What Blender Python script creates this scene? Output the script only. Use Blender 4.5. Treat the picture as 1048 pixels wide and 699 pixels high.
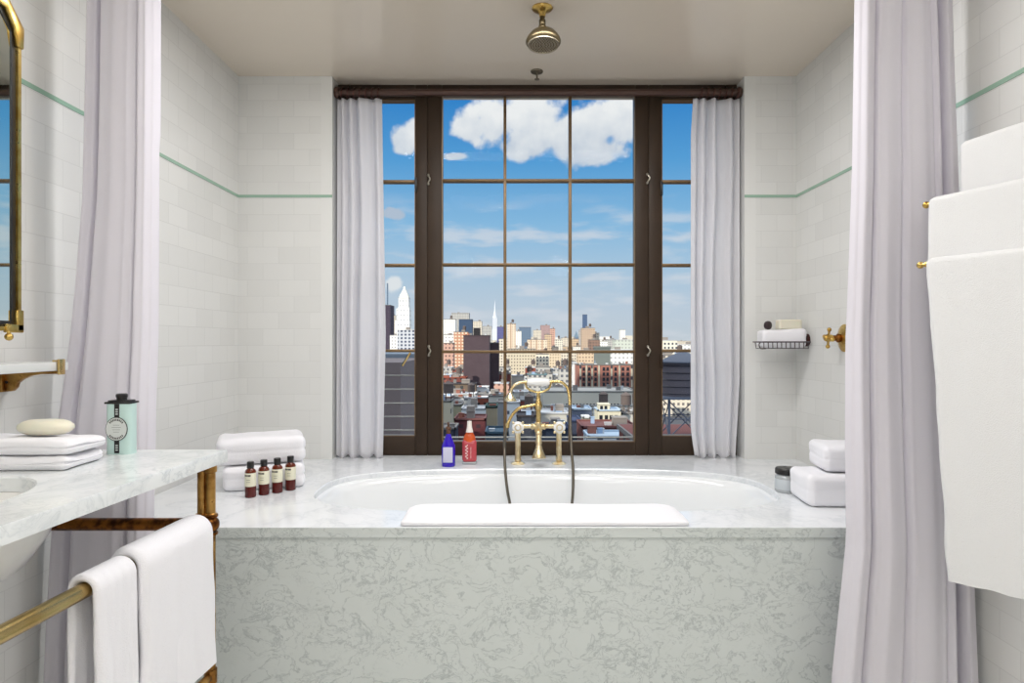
import bpy, bmesh, math, random
from mathutils import Vector, Matrix, noise
random.seed(7)
C = bpy.context.scene
for o in list(bpy.data.objects): bpy.data.objects.remove(o)
PI = math.pi
F = 680.0                      # focal length in pixels of the 1048 px frame
CZ = 1.18                      # eye height
def P(px, y, Y):               # point of the place seen at (px,y) lying at distance Y
    return Vector(((px-524)/F*Y, Y, CZ-(y-349.5)/F*Y))
def lin(c): return tuple(((v/255)/12.92 if v/255 <= .04045 else ((v/255+.055)/1.055)**2.4) for v in c)+(1,)

# ---------------------------------------------------------------- camera, exposure
cam = bpy.data.objects.new('camera', bpy.data.cameras.new('camera')); C.collection.objects.link(cam)
cam.location = (0, 0, CZ); cam.rotation_euler = (PI/2, 0, 0)
cam.data.sensor_width = 36; cam.data.lens = 36*F/1048; cam.data.clip_end = 9000; cam.data.clip_start = .02
C.camera = cam
C.view_settings.view_transform = 'Standard'; C.view_settings.look = 'None'
C.view_settings.gamma = 1; C.view_settings.use_curve_mapping = False
C.view_settings.exposure = 0.0

# ---------------------------------------------------------------- node helpers
class NT:
    def __init__(s, tree): s.t = tree; s.n = tree.nodes; s.l = tree.links
    def node(s, typ, ins=None, **kw):
        n = s.n.new(typ)
        for k, v in kw.items(): setattr(n, k, v)
        for k, v in (ins or {}).items():
            if hasattr(v, 'is_output'): s.l.new(v, n.inputs[k])
            else: n.inputs[k].default_value = v
        return n
    def m(s, op, a, b=0.0, c=None, clamp=False):
        d = {0: a, 1: b}
        if c is not None: d[2] = c
        return s.node('ShaderNodeMath', d, operation=op, use_clamp=clamp).outputs[0]
    def mix(s, f, a, b, bt='MIX'):
        n = s.node('ShaderNodeMix', data_type='RGBA', blend_type=bt)
        for i, v in ((0, f), (6, a), (7, b)):
            if hasattr(v, 'is_output'): s.l.new(v, n.inputs[i])
            else: n.inputs[i].default_value = v
        return n.outputs[2]
    def ramp(s, f, pts, interp='LINEAR'):
        n = s.node('ShaderNodeValToRGB', {0: f}); r = n.color_ramp; r.interpolation = interp
        while len(r.elements) < len(pts): r.elements.new(.5)
        for e, (p, c) in zip(r.elements, pts):
            e.position = p; e.color = c if len(c) == 4 else tuple(c)+(1,)
        return n.outputs[0]
    def smooth(s, v, a, b):
        n = s.node('ShaderNodeMapRange', {0: v, 1: a, 2: b, 3: 0.0, 4: 1.0}, interpolation_type='SMOOTHSTEP')
        return n.outputs[0]

# ---------------------------------------------------------------- sky with clouds
SKY = 0.92
W = bpy.data.worlds.new('sky'); C.world = W; W.use_nodes = True
w = NT(W.node_tree); w.n.clear()
tc = w.node('ShaderNodeTexCoord').outputs['Generated']
sx = w.node('ShaderNodeSeparateXYZ', {0: tc})
az = w.m('MULTIPLY', w.m('ARCTAN2', sx.outputs[0], sx.outputs[1]), 57.29578)
el = w.m('MULTIPLY', w.m('ARCSINE', sx.outputs[2]), 57.29578)
elr = w.m('DIVIDE', el, 40.0, clamp=True)
def e_(d): return max(0, d)/40
sky = w.ramp(elr, [(0, lin((205, 214, 224))), (e_(2.5), lin((199, 213, 229))), (e_(6.5), lin((176, 206, 232))),
                   (e_(10), lin((142, 193, 233))), (e_(15), lin((92, 165, 224))), (e_(20.5), lin((50, 134, 209))), (e_(24), lin((70, 140, 205))), (e_(33), lin((214, 224, 236))), (1, lin((236, 240, 246)))])
vec = w.node('ShaderNodeCombineXYZ', {0: az, 1: el, 2: 0.0}).outputs[0]
n1 = w.node('ShaderNodeTexNoise', {'Vector': vec, 'Scale': .5, 'Detail': 5.0, 'Roughness': .5}).outputs[0]
n2 = w.node('ShaderNodeTexNoise', {'Vector': vec, 'Scale': .16, 'Detail': 5.0, 'Roughness': .55}).outputs[0]
# cumulus puffs: azimuth, elevation (degrees), half width, half height
def d2(px, y): return math.degrees(math.atan((px-524)/F)), math.degrees(math.atan((349.5-y)/F/math.sqrt(1+((px-524)/F)**2)))
puffs = [(482, 129, 20, 17), (508, 124, 26, 24), (545, 118, 34, 26), (540, 146, 36, 17), (585, 140, 34, 24), (612, 128, 32, 26), (634, 124, 24, 24),
         (600, 152, 42, 15), (413, 143, 15, 14), (425, 137, 14, 14), (465, 160, 13, 4), (403, 291, 10, 9), (402, 219, 12, 6), (640, 112, 22, 18)]
f = None; base = None
for px, y, rx, ry in puffs:
    a0, e0 = d2(px, y)
    dx = w.m('DIVIDE', w.m('SUBTRACT', az, a0), rx/11.9); dy = w.m('DIVIDE', w.m('SUBTRACT', el, e0), ry/11.9)
    q = w.m('SUBTRACT', 1.0, w.m('SQRT', w.m('ADD', w.m('MULTIPLY', dx, dx), w.m('MULTIPLY', dy, dy))))
    f = q if f is None else w.m('SMOOTH_MAX', f, q, .15)
dens = w.m('ADD', f, w.m('ADD', .10, w.m('MULTIPLY', w.m('SUBTRACT', n1, .5), 1.7)))
mask = w.smooth(dens, -.06, .40)
ccol = w.ramp(w.m('DIVIDE', w.m('ADD', w.m('SUBTRACT', el, 13.6), w.m('MULTIPLY', w.m('SUBTRACT', n1, .5), 7.0)), 6.0, clamp=True),
              [(0, lin((186, 200, 220))), (.5, lin((224, 229, 238))), (1, lin((250, 250, 252)))])
ccol = w.mix(w.smooth(el, 9.0, 7.0), ccol, lin((235, 238, 243)))
# thin streaks
vs = w.node('ShaderNodeCombineXYZ', {0: w.m('MULTIPLY', az, .13), 1: w.m('MULTIPLY', el, .55), 2: 3.1}).outputs[0]
n3 = w.node('ShaderNodeTexNoise', {'Vector': vs, 'Scale': 1.3, 'Detail': 5.0, 'Roughness': .5}).outputs[0]
wis = w.m('MULTIPLY', w.smooth(n3, .46, .66), w.m('MULTIPLY', w.smooth(el, 13.0, 9.0), .7))
c1 = w.mix(wis, sky, lin((222, 226, 236)))
c2 = w.mix(mask, c1, ccol)
low = w.mix(w.smooth(el, 0.0, -3.0), c2, lin((150, 160, 175)))
bg = w.node('ShaderNodeBackground', {0: low, 1: w.m('MULTIPLY', w.m('ADD', w.m('MULTIPLY', w.smooth(el, 25.0, 40.0), 1.2), 1.0), SKY)})   # sky overhead, out of view, brightened to push more light through the window
w.l.new(bg.outputs[0], w.node('ShaderNodeOutputWorld').inputs[0])

# ---------------------------------------------------------------- sun (late light from behind left, over the city)
sd = bpy.data.lights.new('sun', 'SUN'); sd.energy = 4.5; sd.angle = math.radians(.8); sd.color = (1, .92, .80)
sun = bpy.data.objects.new('sun', sd); C.collection.objects.link(sun)
to_sun = Vector((-.60, -.80, .40))
sun.rotation_euler = to_sun.to_track_quat('Z', 'Y').to_euler()

def area(name, loc, sx_, sy_, power, color=(1, .985, .985), rot=(0, 0, 0)):
    d = bpy.data.lights.new(name, 'AREA'); d.shape = 'RECTANGLE'; d.size = sx_; d.size_y = sy_; d.energy = power; d.color = color
    o = bpy.data.objects.new(name, d); C.collection.objects.link(o); o.location = loc; o.rotation_euler = rot; return o
FILL_LAMPS = [((.03, 2.28, 2.44), 1.5, .26, 21), ((0, .75, 2.44), 1.1, .7, 10)]  # ceiling panels added out of view to brighten bath and room
FILL_PEND = [((-.55, -.8, 2.05), 17), ((.55, -.8, 2.05), 14)]  # unseen pendants added behind the viewer to lift ceiling and walls

# ---------------------------------------------------------------- materials
MATS = {}
def pmat(name, color, rough=.5, metal=0.0, spec=.5, **kw):
    if name in MATS: return MATS[name]
    m = bpy.data.materials.new(name); m.use_nodes = True; t = NT(m.node_tree)
    b = t.n['Principled BSDF']; b.inputs['Base Color'].default_value = color if len(color) == 4 else lin(color)
    b.inputs['Roughness'].default_value = rough; b.inputs['Metallic'].default_value = metal
    b.inputs['Specular IOR Level'].default_value = spec
    for k, v in kw.items(): b.inputs[k.replace('_', ' ')].default_value = v
    m['b'] = 1; MATS[name] = m; return m
def nt(m): t = NT(m.node_tree); return t, t.n['Principled BSDF']
def objc(t): return t.node('ShaderNodeTexCoord').outputs['Object']
def bump(t, b, h, strength=.3, dist=.01):
    n = t.node('ShaderNodeBump', {'Height': h, 'Strength': strength, 'Distance': dist}); t.l.new(n.outputs[0], b.inputs['Normal'])

def tile_mat(name, axes, color, tw=.153, th=.0802, off=0.0, contrast=6):
    m = pmat(name, color, .18); t, b = nt(m)
    s = t.node('ShaderNodeSeparateXYZ', {0: t.node('ShaderNodeNewGeometry').outputs['Position']})
    u = s.outputs[axes[0]]; v = t.m('SUBTRACT', s.outputs[2], .60-off)
    vec = t.node('ShaderNodeCombineXYZ', {0: t.m('ADD', u, 10*tw), 1: v, 2: 0.0}).outputs[0]
    dis = t.node('ShaderNodeTexNoise', {'Vector': vec, 'Scale': 9.0, 'Detail': 2.0})
    c = lin(color); dk = lin(tuple(x-contrast for x in color)); g = lin(tuple(x-15 for x in color))
    br = t.node('ShaderNodeTexBrick', {'Vector': vec, 'Color1': c, 'Color2': dk, 'Mortar': g, 'Scale': 1.0, 'Mortar Size': .0012,
                'Mortar Smooth': .3, 'Bias': 0.0, 'Brick Width': tw, 'Row Height': th}, offset=.5)
    col = t.mix(t.m('MULTIPLY', dis.outputs[0], .12), br.outputs[0], lin(tuple(x-14 for x in color)))
    t.l.new(col, b.inputs['Base Color'])
    h = t.m('ADD', t.m('MULTIPLY', br.outputs['Fac'], -1.0), t.m('MULTIPLY', t.node('ShaderNodeTexNoise', {'Vector': vec, 'Scale': 22.0, 'Detail': 1.0}).outputs[0], .35))
    bump(t, b, h, .35, .0015)
    return m
TILE = (228, 228, 225)
m_tile_x = tile_mat('glazed_tile_back', (0,), TILE)
m_tile_y = tile_mat('glazed_tile_side', (1,), TILE)
m_plain = pmat('glazed_tile_plain', (228, 228, 225), .2)
m_green = pmat('green_glass_tile', (152, 184, 164), .15)
m_ceil = pmat('ceiling_gloss_paint', (226, 215, 199), .18)
t, b = nt(m_ceil)
bump(t, b, t.node('ShaderNodeTexNoise', {'Vector': objc(t), 'Scale': 3.0, 'Detail': 2.0}).outputs[0], .15, .02)

def marble(name, base, vein, rough=.2, amount=.6, sc=1.0, cloud=.35, cloudcol=None, thin=1.0):
    m = pmat(name, base, rough); t, b = nt(m); v = t.node('ShaderNodeNewGeometry').outputs['Position']
    v = t.node('ShaderNodeMapping', {0: v, 2: (0, .3, .25), 3: (1*sc, 1*sc, 1.35*sc)}).outputs[0]
    wv = t.node('ShaderNodeTexNoise', {'Vector': v, 'Scale': 2.2, 'Detail': 4.0, 'Roughness': .6})
    dv = t.node('ShaderNodeVectorMath', {0: v, 1: t.node('ShaderNodeVectorMath', {0: wv.outputs[1], 'Scale': .45}, operation='SCALE').outputs[0]}, operation='ADD').outputs[0]
    a = t.node('ShaderNodeTexNoise', {'Vector': dv, 'Scale': 7.0, 'Detail': 7.0, 'Roughness': .62, 'Distortion': .6}).outputs[0]
    r1 = t.m('ABSOLUTE', t.m('SUBTRACT', a, .5))
    v1 = t.ramp(r1, [(0, (1, 1, 1)), (.012*thin, (.55, .55, .55)), (.045*thin, (0, 0, 0))])
    a2 = t.node('ShaderNodeTexNoise', {'Vector': dv, 'Scale': 2.4, 'Detail': 6.0, 'Roughness': .55, 'Distortion': 1.0}).outputs[0]
    v2 = t.ramp(t.m('ABSOLUTE', t.m('SUBTRACT', a2, .47)), [(0, (1, 1, 1)), (.01*thin, (.5, .5, .5)), (.05*thin, (0, 0, 0))])
    msk = t.smooth(t.node('ShaderNodeTexNoise', {'Vector': v, 'Scale': 1.8, 'Detail': 3.0}).outputs[0], .38, .62)
    cl = t.smooth(wv.outputs[0], .38, .66)
    c0 = t.mix(t.m('MULTIPLY', cl, cloud), lin(base), lin(cloudcol or vein))
    vv = t.m('MULTIPLY', t.m('MAXIMUM', t.m('MULTIPLY', v1, msk), t.m('MULTIPLY', v2, .8)), amount)
    t.l.new(t.mix(vv, c0, lin(vein)), b.inputs['Base Color'])
    return m
m_deck = marble('white_marble', (240, 242, 244), (182, 190, 197), .14, .4, 1.3, .12)
m_apron = marble('grey_veined_marble', (217, 223, 221), (136, 147, 148), .3, .7, 3.2, .16, (200, 207, 202), thin=.5)
m_deckedge = m_apron
m_vanity = marble('vanity_marble', (234, 237, 237), (168, 177, 182), .15, .45, 1.9, .15)

def fabric(name, color, transl=.25, sc=900, strength=.15, rough=.9, sheen=.2):
    m = bpy.data.materials.new(name); m.use_nodes = True; t = NT(m.node_tree); b = t.n['Principled BSDF']
    b.inputs['Base Color'].default_value = lin(color); b.inputs['Roughness'].default_value = rough
    b.inputs['Specular IOR Level'].default_value = .1; b.inputs['Sheen Weight'].default_value = sheen
    v = objc(t); nz = t.node('ShaderNodeTexNoise', {'Vector': v, 'Scale': sc, 'Detail': 2.0}).outputs[0]
    bump(t, b, nz, strength, .003)
    if transl > 0:
        tr = t.node('ShaderNodeBsdfTranslucent', {0: lin(color)}); mx = t.node('ShaderNodeMixShader', {0: transl, 1: b.outputs[0], 2: tr.outputs[0]})
        t.l.new(mx.outputs[0], t.n['Material Output'].inputs[0])
    return m
m_curt = fabric('white_lavender_cloth', (241, 238, 244), .3, 900, .05)
m_curtw = fabric('white_window_cloth', (247, 246, 248), .55, 900, .05)
m_terry = fabric('white_terry', (246, 245, 249), 0, 420, .55, .95, .4)
m_terryg = fabric('white_bath_sheet', (232, 232, 232), 0, 420, .5, .95, .4)

def brass(name, c1, c2, rough=.25, sc=30):
    m = pmat(name, c1, rough, 1.0); t, b = nt(m)
    n = t.node('ShaderNodeTexNoise', {'Vector': objc(t), 'Scale': float(sc), 'Detail': 4.0}).outputs[0]
    t.l.new(t.mix(t.smooth(n, .35, .68), lin(c1), lin(c2)), b.inputs['Base Color'])
    t.l.new(t.m('ADD', t.m('MULTIPLY', n, .2), rough-.1), b.inputs['Roughness']); return m
m_brass = brass('polished_brass', (226, 200, 140), (198, 162, 98), .25)
m_brassp = brass('pale_worn_brass', (238, 224, 188), (216, 190, 142), .3)
m_gold = brass('gold_brass', (214, 184, 110), (186, 148, 74), .3)
m_bronze = brass('aged_bronze', (140, 88, 38), (66, 38, 22), .33, 40)
m_antique = brass('antique_brass', (190, 148, 84), (128, 88, 44), .3, 25)
m_bar = brass('brushed_towel_bar', (196, 176, 124), (172, 144, 88), .22, 8)
m_dkbronze = pmat('dark_bronze_head', (110, 98, 74), .35, .9)
m_hose = pmat('dark_metal_hose', (112, 106, 96), .35, .9)
m_frame = pmat('window_steel_brown', (62, 51, 42), .45, 0, .22)
t, b = nt(m_frame); nn = t.node('ShaderNodeTexNoise', {'Vector': objc(t), 'Scale': 6.0, 'Detail': 4.0}).outputs[0]
t.l.new(t.mix(nn, lin((46, 37, 29)), lin((66, 51, 39))), b.inputs['Base Color'])
m_munt = pmat('muntin_bronze', (122, 98, 68), .35, .4)
m_rod = pmat('rod_bronze', (76, 54, 46), .4, .3)
m_black = pmat('black_plastic', (24, 22, 22), .35)
m_white = pmat('white_enamel', (240, 242, 243), .1)
m_porc = pmat('porcelain', (244, 243, 240), .12)
m_mirror = pmat('mirror_silver', (225, 232, 226), .02, 1.0)
m_soap = pmat('cream_soap', (232, 228, 208), .45, Subsurface_Weight=.1)
m_chrome = pmat('grey_wire', (96, 88, 90), .3, .8)
m_rosette = pmat('bronze_rosette', (82, 50, 44), .35, .7)
m_amber = pmat('amber_glass', (120, 46, 18), .1, Transmission_Weight=.35)
m_amberl = pmat('dark_red_liquid', (84, 24, 20), .1)
m_paper = pmat('cream_paper', (232, 229, 206), .7)
m_ink = pmat('grey_ink', (84, 82, 78), .7)
m_purple = pmat('violet_glass', (50, 8, 196), .12, Transmission_Weight=.15)
m_lilac = pmat('lilac_label', (206, 204, 226), .6)
m_pinkg = pmat('pink_liquid', (214, 84, 92), .12, Transmission_Weight=.2)
m_orange = pmat('orange_liquid', (226, 96, 40), .12, Transmission_Weight=.2)
m_capw = pmat('white_cap', (250, 243, 234), .4)
m_pump = pmat('dark_amber_pump', (96, 62, 40), .3)
m_mint = pmat('mint_tin', (196, 222, 216), .35)
m_lab = pmat('grey_white_label', (214, 218, 214), .5)
m_jar = pmat('grey_jar', (176, 180, 182), .15)
m_floor = tile_mat('floor_tile', (0,), (236, 236, 234))
m_shelf = pmat('white_stone_shelf', (222, 224, 222), .25)
glass = bpy.data.materials.new('clear_glass'); glass.use_nodes = True; g = NT(glass.node_tree); g.n.clear()
fr = g.node('ShaderNodeFresnel', {0: 1.35})
gm = g.node('ShaderNodeMixShader', {0: g.m('MULTIPLY', fr.outputs[0], .05), 1: g.node('ShaderNodeBsdfTransparent', {0: (.97, .985, .98, 1)}).outputs[0],
            2: g.node('ShaderNodeBsdfGlossy', {'Roughness': .01}).outputs[0]})
g.l.new(gm.outputs[0], g.node('ShaderNodeOutputMaterial').inputs[0])
m_lampglow = bpy.data.materials.new('fill_lamp_diffuser'); m_lampglow.use_nodes = True
_b = m_lampglow.node_tree.nodes['Principled BSDF']; _b.inputs['Base Color'].default_value = (.9, .9, .88, 1)
_b.inputs['Emission Color'].default_value = (1, .965, .95, 1); _b.inputs['Emission Strength'].default_value = 1.5

# ---------------------------------------------------------------- mesh helpers
def M_(loc=(0, 0, 0), rot=(0, 0, 0)):
    from mathutils import Euler
    return Matrix.Translation(loc) @ Euler(rot).to_matrix().to_4x4()
class MB:
    def __init__(s): s.bm = bmesh.new()
    def box(s, a, b, bev=0, seg=2, M=None):
        c = (Vector(a)+Vector(b))/2; d = Vector(b)-Vector(a)
        mt = Matrix.Translation(c) @ Matrix.Diagonal((abs(d.x), abs(d.y), abs(d.z), 1))
        t_ = bmesh.new(); bmesh.ops.create_cube(t_, size=1, matrix=mt)
        if bev: bmesh.ops.bevel(t_, geom=t_.edges[:], offset=bev, segments=seg, affect='EDGES', profile=.5)
        s.add(t_, M); return s
    def add(s, t_, M=None):
        if M is not None: t_.transform(M)
        me = bpy.data.meshes.new('tmp'); t_.to_mesh(me); t_.free(); s.bm.from_mesh(me); bpy.data.meshes.remove(me)
    def lathe(s, prof, M=None, n=28, ax='Z'):          # prof: list of (r, h)
        t_ = bmesh.new(); rings = []
        for r, h in prof:
            if r < 1e-6: rings.append([t_.verts.new((0, 0, h))])
            else: rings.append([t_.verts.new((r*math.cos(2*PI*k/n), r*math.sin(2*PI*k/n), h)) for k in range(n)])
        for a, b in zip(rings, rings[1:]):
            for k in range(n):
                k2 = (k+1) % n
                if len(a) == 1 and len(b) == 1: continue
                if len(a) == 1: t_.faces.new((a[0], b[k2], b[k]))
                elif len(b) == 1: t_.faces.new((a[k], a[k2], b[0]))
                else: t_.faces.new((a[k], a[k2], b[k2], b[k]))
        if len(rings[0]) > 1: t_.faces.new(rings[0][::-1])
        if len(rings[-1]) > 1: t_.faces.new(rings[-1])
        R = {'Z': Matrix(), 'Y': Matrix.Rotation(-PI/2, 4, 'X'), 'X': Matrix.Rotation(PI/2, 4, 'Y')}[ax]
        t_.transform(R); s.add(t_, M); return s
    def tube(s, pts, r, n=12, smooth=0, M=None):
        pts = [Vector(p) for p in pts]
        if smooth:
            out = []
            for i in range(len(pts)-1):
                p0 = pts[max(i-1, 0)]; p1 = pts[i]; p2 = pts[i+1]; p3 = pts[min(i+2, len(pts)-1)]
                for k in range(smooth):
                    q = k/smooth
                    out.append(.5*((2*p1)+(p2-p0)*q+(2*p0-5*p1+4*p2-p3)*q*q+(3*p1-p0-3*p2+p3)*q**3))
            out.append(pts[-1]); pts = out
        t_ = bmesh.new(); rings = []; N = len(pts)
        tg = [(pts[min(i+1, N-1)]-pts[max(i-1, 0)]).normalized() for i in range(N)]
        up = Vector((0, 0, 1)) if abs(tg[0].z) < .9 else Vector((1, 0, 0))
        u = tg[0].cross(up).normalized()
        for i in range(N):
            u = (u-tg[i]*u.dot(tg[i])).normalized(); v = tg[i].cross(u)
            rr = r[min(int(i*len(r)/N), len(r)-1)] if isinstance(r, (list, tuple)) else r
            rings.append([t_.verts.new(pts[i]+rr*(math.cos(2*PI*k/n)*u+math.sin(2*PI*k/n)*v)) for k in range(n)])
        for a, b in zip(rings, rings[1:]):
            for k in range(n): t_.faces.new((a[k], a[(k+1) % n], b[(k+1) % n], b[k]))
        t_.faces.new(rings[0][::-1]); t_.faces.new(rings[-1]); s.add(t_, M); return s
    def ball(s, c, r, n=16, sc=(1, 1, 1)):
        t_ = bmesh.new(); bmesh.ops.create_uvsphere(t_, u_segments=n, v_segments=n//2+2, radius=r)
        t_.transform(Matrix.Translation(c) @ Matrix.Diagonal((*sc, 1))); s.add(t_); return s
    def prism(s, pts, vec, bev=0, M=None):             # polygon extruded along vec
        t_ = bmesh.new(); vs = [t_.verts.new(p) for p in pts]; f_ = t_.faces.new(vs)
        r = bmesh.ops.extrude_face_region(t_, geom=[f_]); nv = [x for x in r['geom'] if isinstance(x, bmesh.types.BMVert)]
        bmesh.ops.translate(t_, verts=nv, vec=vec)
        if bev: bmesh.ops.bevel(t_, geom=t_.edges[:], offset=bev, segments=2, affect='EDGES', profile=.5)
        s.add(t_, M); return s
    def grid(s, fn, nu, nv, close=False):
        V = [[s.bm.verts.new(fn(i/(nu-1), j/(nv-1))) for i in range(nu)] for j in range(nv)]
        for j in range(nv-1):
            for i in range(nu-1): s.bm.faces.new((V[j][i], V[j][i+1], V[j+1][i+1], V[j+1][i]))
        return s
    def rbox(s, w_, d_, h_, r, n=14, disp=None, M=None):  # soft box standing on z=0
        t_ = bmesh.new(); bmesh.ops.create_cube(t_, size=2)
        bmesh.ops.subdivide_edges(t_, edges=t_.edges[:], cuts=n, use_grid_fill=True)
        hw, hd, hh = w_/2, d_/2, h_/2
        for v in t_.verts:
            c = v.co
            q = []
            for x, hx in ((c.x, hw), (c.y, hd), (c.z, hh)):
                k = math.copysign(min(1, abs(x))**.8, x); q.append(k*hx)
            p = Vector(q); rr = min(r, hw, hd, hh)
            inn = Vector((max(-hw+rr, min(hw-rr, p.x)), max(-hd+rr, min(hd-rr, p.y)), max(-hh+rr, min(hh-rr, p.z))))
            dd = p-inn
            if dd.length > 1e-9:
                L = dd.length; mx = max(abs(dd.x), abs(dd.y), abs(dd.z)); p = inn+dd*(mx/L)
            if disp: p = p+disp(p)
            v.co = p+Vector((0, 0, hh))
        s.add(t_, M); return s
    def obj(s, name, mat, parent=None, smooth=40, local=False):
        bmesh.ops.recalc_face_normals(s.bm, faces=s.bm.faces[:])
        if parent is not None and not local: s.bm.transform(WM[root(parent).name].inverted())
        me = bpy.data.meshes.new(name); s.bm.to_mesh(me); s.bm.free()
        if mat: me.materials.append(mat)
        if smooth:
            me.shade_smooth(); me.set_sharp_from_angle(angle=math.radians(smooth))
        o = bpy.data.objects.new(name, me); C.collection.objects.link(o); o.parent = parent
        return o
WM = {}
def root(o):
    while o.parent is not None: o = o.parent
    return o
def thing(name, label, cat, loc=(0, 0, 0), rz=0, group=None):
    o = bpy.data.objects.new(name, None); C.collection.objects.link(o); o.location = loc; o.rotation_euler = (0, 0, rz)
    o.empty_display_size = .05
    o['label'] = label; o['category'] = cat
    if group: o['group'] = group
    WM[o.name] = M_(loc, (0, 0, rz)); return o
def tag(o, label, cat, group=None):
    o['label'] = label; o['category'] = cat
    if group: o['group'] = group
    return o
def origin(o, loc):                                     # move a top-level mesh's origin to its base
    o.data.transform(Matrix.Translation(-Vector(loc))); o.location = loc; return o
def struct(name, mb, mat, smooth=40, parent=None):
    o = mb.obj(name, mat, parent, smooth)
    if parent is None: o['kind'] = 'structure'
    return o

# ================================================================ ROOM
XL, XR, XRN = -1.344, 1.397, 1.347       # left wall, right wall of the alcove, right wall of the room
YB, YW = 3.264, 3.388                    # tiled back wall, window plane
ZC, ZD = 2.483, .602                     # ceiling, tub deck
WX0, WX1 = -.883, 1.142                  # window recess
Y0 = -1.5
struct('floor', MB().box((XL-.1, Y0-.1, -.1), (XR+.1, YB+.3, 0)), m_floor)
struct('ceiling', MB().box((XL-.2, Y0-.1, ZC), (XR+.2, YB+.32, ZC+.15)), m_ceil)
struct('wall_left', MB().box((XL-.15, Y0-.1, 0), (XL, YB+.3, ZC)), m_tile_y)
struct('wall_right', MB().box((XR, 2.035, 0), (XR+.15, YB+.3, ZC)).box((XRN, Y0-.1, 0), (XR+.15, 2.035, ZC)), m_tile_y)
struct('wall_front', MB().box((XL, Y0-.1, 0), (XRN, Y0, ZC)), m_tile_x)
bw = MB()
bw.box((XL, YB, 0), (WX0-.055, YB+.3, ZC)).box((WX1+.055, YB, 0), (XR, YB+.3, ZC)).box((WX0, YB, 0), (WX1, YB+.3, ZD-.03))
struct('wall_back', bw, m_tile_x)
for k, (a, b_) in enumerate(((WX0-.055, WX0), (WX1, WX1+.055))):
    struct('trim_%d' % (k+1), MB().box((a, YB-.0005, 0), (b_, YB+.3, ZC), .0), m_plain)
GZ, gh, gt = 1.887, .0135, .0025
struct('trim_3', MB().box((XL, Y0, GZ), (XL+gt, YB, GZ+gh)), m_green)
struct('trim_4', MB().box((XL+gt, YB-gt, GZ), (WX0, YB-.0006, GZ+gh)), m_green)
struct('trim_5', MB().box((WX1, YB-gt, GZ), (XR-gt, YB-.0006, GZ+gh)), m_green)
struct('trim_6', MB().box((XR-gt, 2.035, GZ), (XR, YB, GZ+gh)).box((XRN-gt, Y0, GZ), (XRN, 2.035, GZ+gh)), m_green)
struct('trim_7', MB().box((WX0, YB, ZD-.03), (WX1, YB+.3, ZD)), m_deck)      # marble sill in the recess

# ---------------------------------------------------------------- windows
s_ = YW/F
def WXp(px): return (px-524)*s_
def WZp(y): return CZ-(y-349.5)*s_
def window(n, x0, x1, gx0, gx1, gz0, gz1, vx, hz, z0, z1, ft=.05, latch=()):
    t_ = bpy.data.objects.new('window_%d' % n, None); C.collection.objects.link(t_); t_['kind'] = 'structure'
    t_.location = ((x0+x1)/2, YW, z0); WM[t_.name] = M_(t_.location)
    f_ = MB()
    y0, y1 = YW-.02, YW+.05
    f_.box((x0, y0, z0), (gx0, y1, z1), .004).box((gx1, y0, z0), (x1, y1, z1), .004)
    f_.box((gx0, y0, z0), (gx1, y1, gz0), .004).box((gx0, y0, gz1), (gx1, y1, z1), .004)
    f_.obj('window_frame', m_frame, t_)
    b_ = MB(); q = .004
    b_.box((gx0, y0+.004, gz0), (gx0+q, y1-.02, gz1)).box((gx1-q, y0+.004, gz0), (gx1, y1-.02, gz1)).box((gx0, y0+.004, gz0), (gx1, y1-.02, gz0+q)).box((gx0, y0+.004, gz1-q), (gx1, y1-.02, gz1))
    b_.obj('glazing_bead', m_munt, t_)
    for x in vx:
        MB().box((x-.0075, YW-.008, gz0), (x+.0075, YW+.03, gz1), .002).box((x-.003, YW-.014, gz0), (x+.003, YW-.008, gz1), .001).obj('muntin', m_munt, t_)
    for z in hz:
        MB().box((gx0, YW-.010, z-.0075), (gx1, YW+.028, z+.0075), .002).box((gx0, YW-.016, z-.003), (gx1, YW-.010, z+.003), .001).obj('muntin', m_munt, t_)
    MB().box((gx0, YW+.012, gz0), (gx1, YW+.016, gz1)).obj('glass', glass, t_, smooth=0)
    for px, y in latch:
        c = Vector((WXp(px), YW-.022, WZp(y)))
        MB().tube([c+Vector((0, .002, .026)), c+Vector((.0, -.012, .018)), c+Vector((.010, -.016, 0)), c+Vector((0, -.012, -.018)), c+Vector((0, .002, -.026))], .0035, 8, 4).ball(c+Vector((0, -.004, .022)), .007, 10).ball(c+Vector((0, -.004, -.022)), .007, 10).obj('latch', pmat('latch_steel', (190, 184, 170), .3, .8), t_)
    return t_
ZT = ZC-.001
w2 = window(2, WXp(438), WXp(663), WXp(452.5), WXp(649.5), WZp(452), WZp(97), [WXp(516.8), WXp(583.5)], [WZp(185), WZp(271), WZp(360)], ZD, ZT, latch=[(439.5, 359), (439, 185), (661.5, 184), (662, 359)])
w1 = window(1, WX0+.001, WXp(438)-.0005, WX0+.06, WXp(425.5), WZp(446), WZp(103), [], [WZp(186), WZp(271.5), WZp(359)], ZD, ZT)
w3 = window(3, WXp(663)+.0005, WX1-.001, WXp(676.5), WX1-.06, WZp(446), WZp(103), [], [WZp(186), WZp(271.5), WZp(359)], ZD, ZT)
for wn, px, y, mt, nm in ((w1, 426.5, 190, m_black, 'hinge'), (w3, 676, 194, m_black, 'hinge'), (w3, 676, 370, m_frame, 'hinge')):
    p = Vector((WXp(px), YW-.026, WZp(y))); MB().box(p-Vector((.006, .008, .036)), p+Vector((.006, .008, .036)), .004).obj(nm, mt, wn)
p = P(420, 361, YW-.03); q = P(411.5, 374.5, YW-.06)
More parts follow.
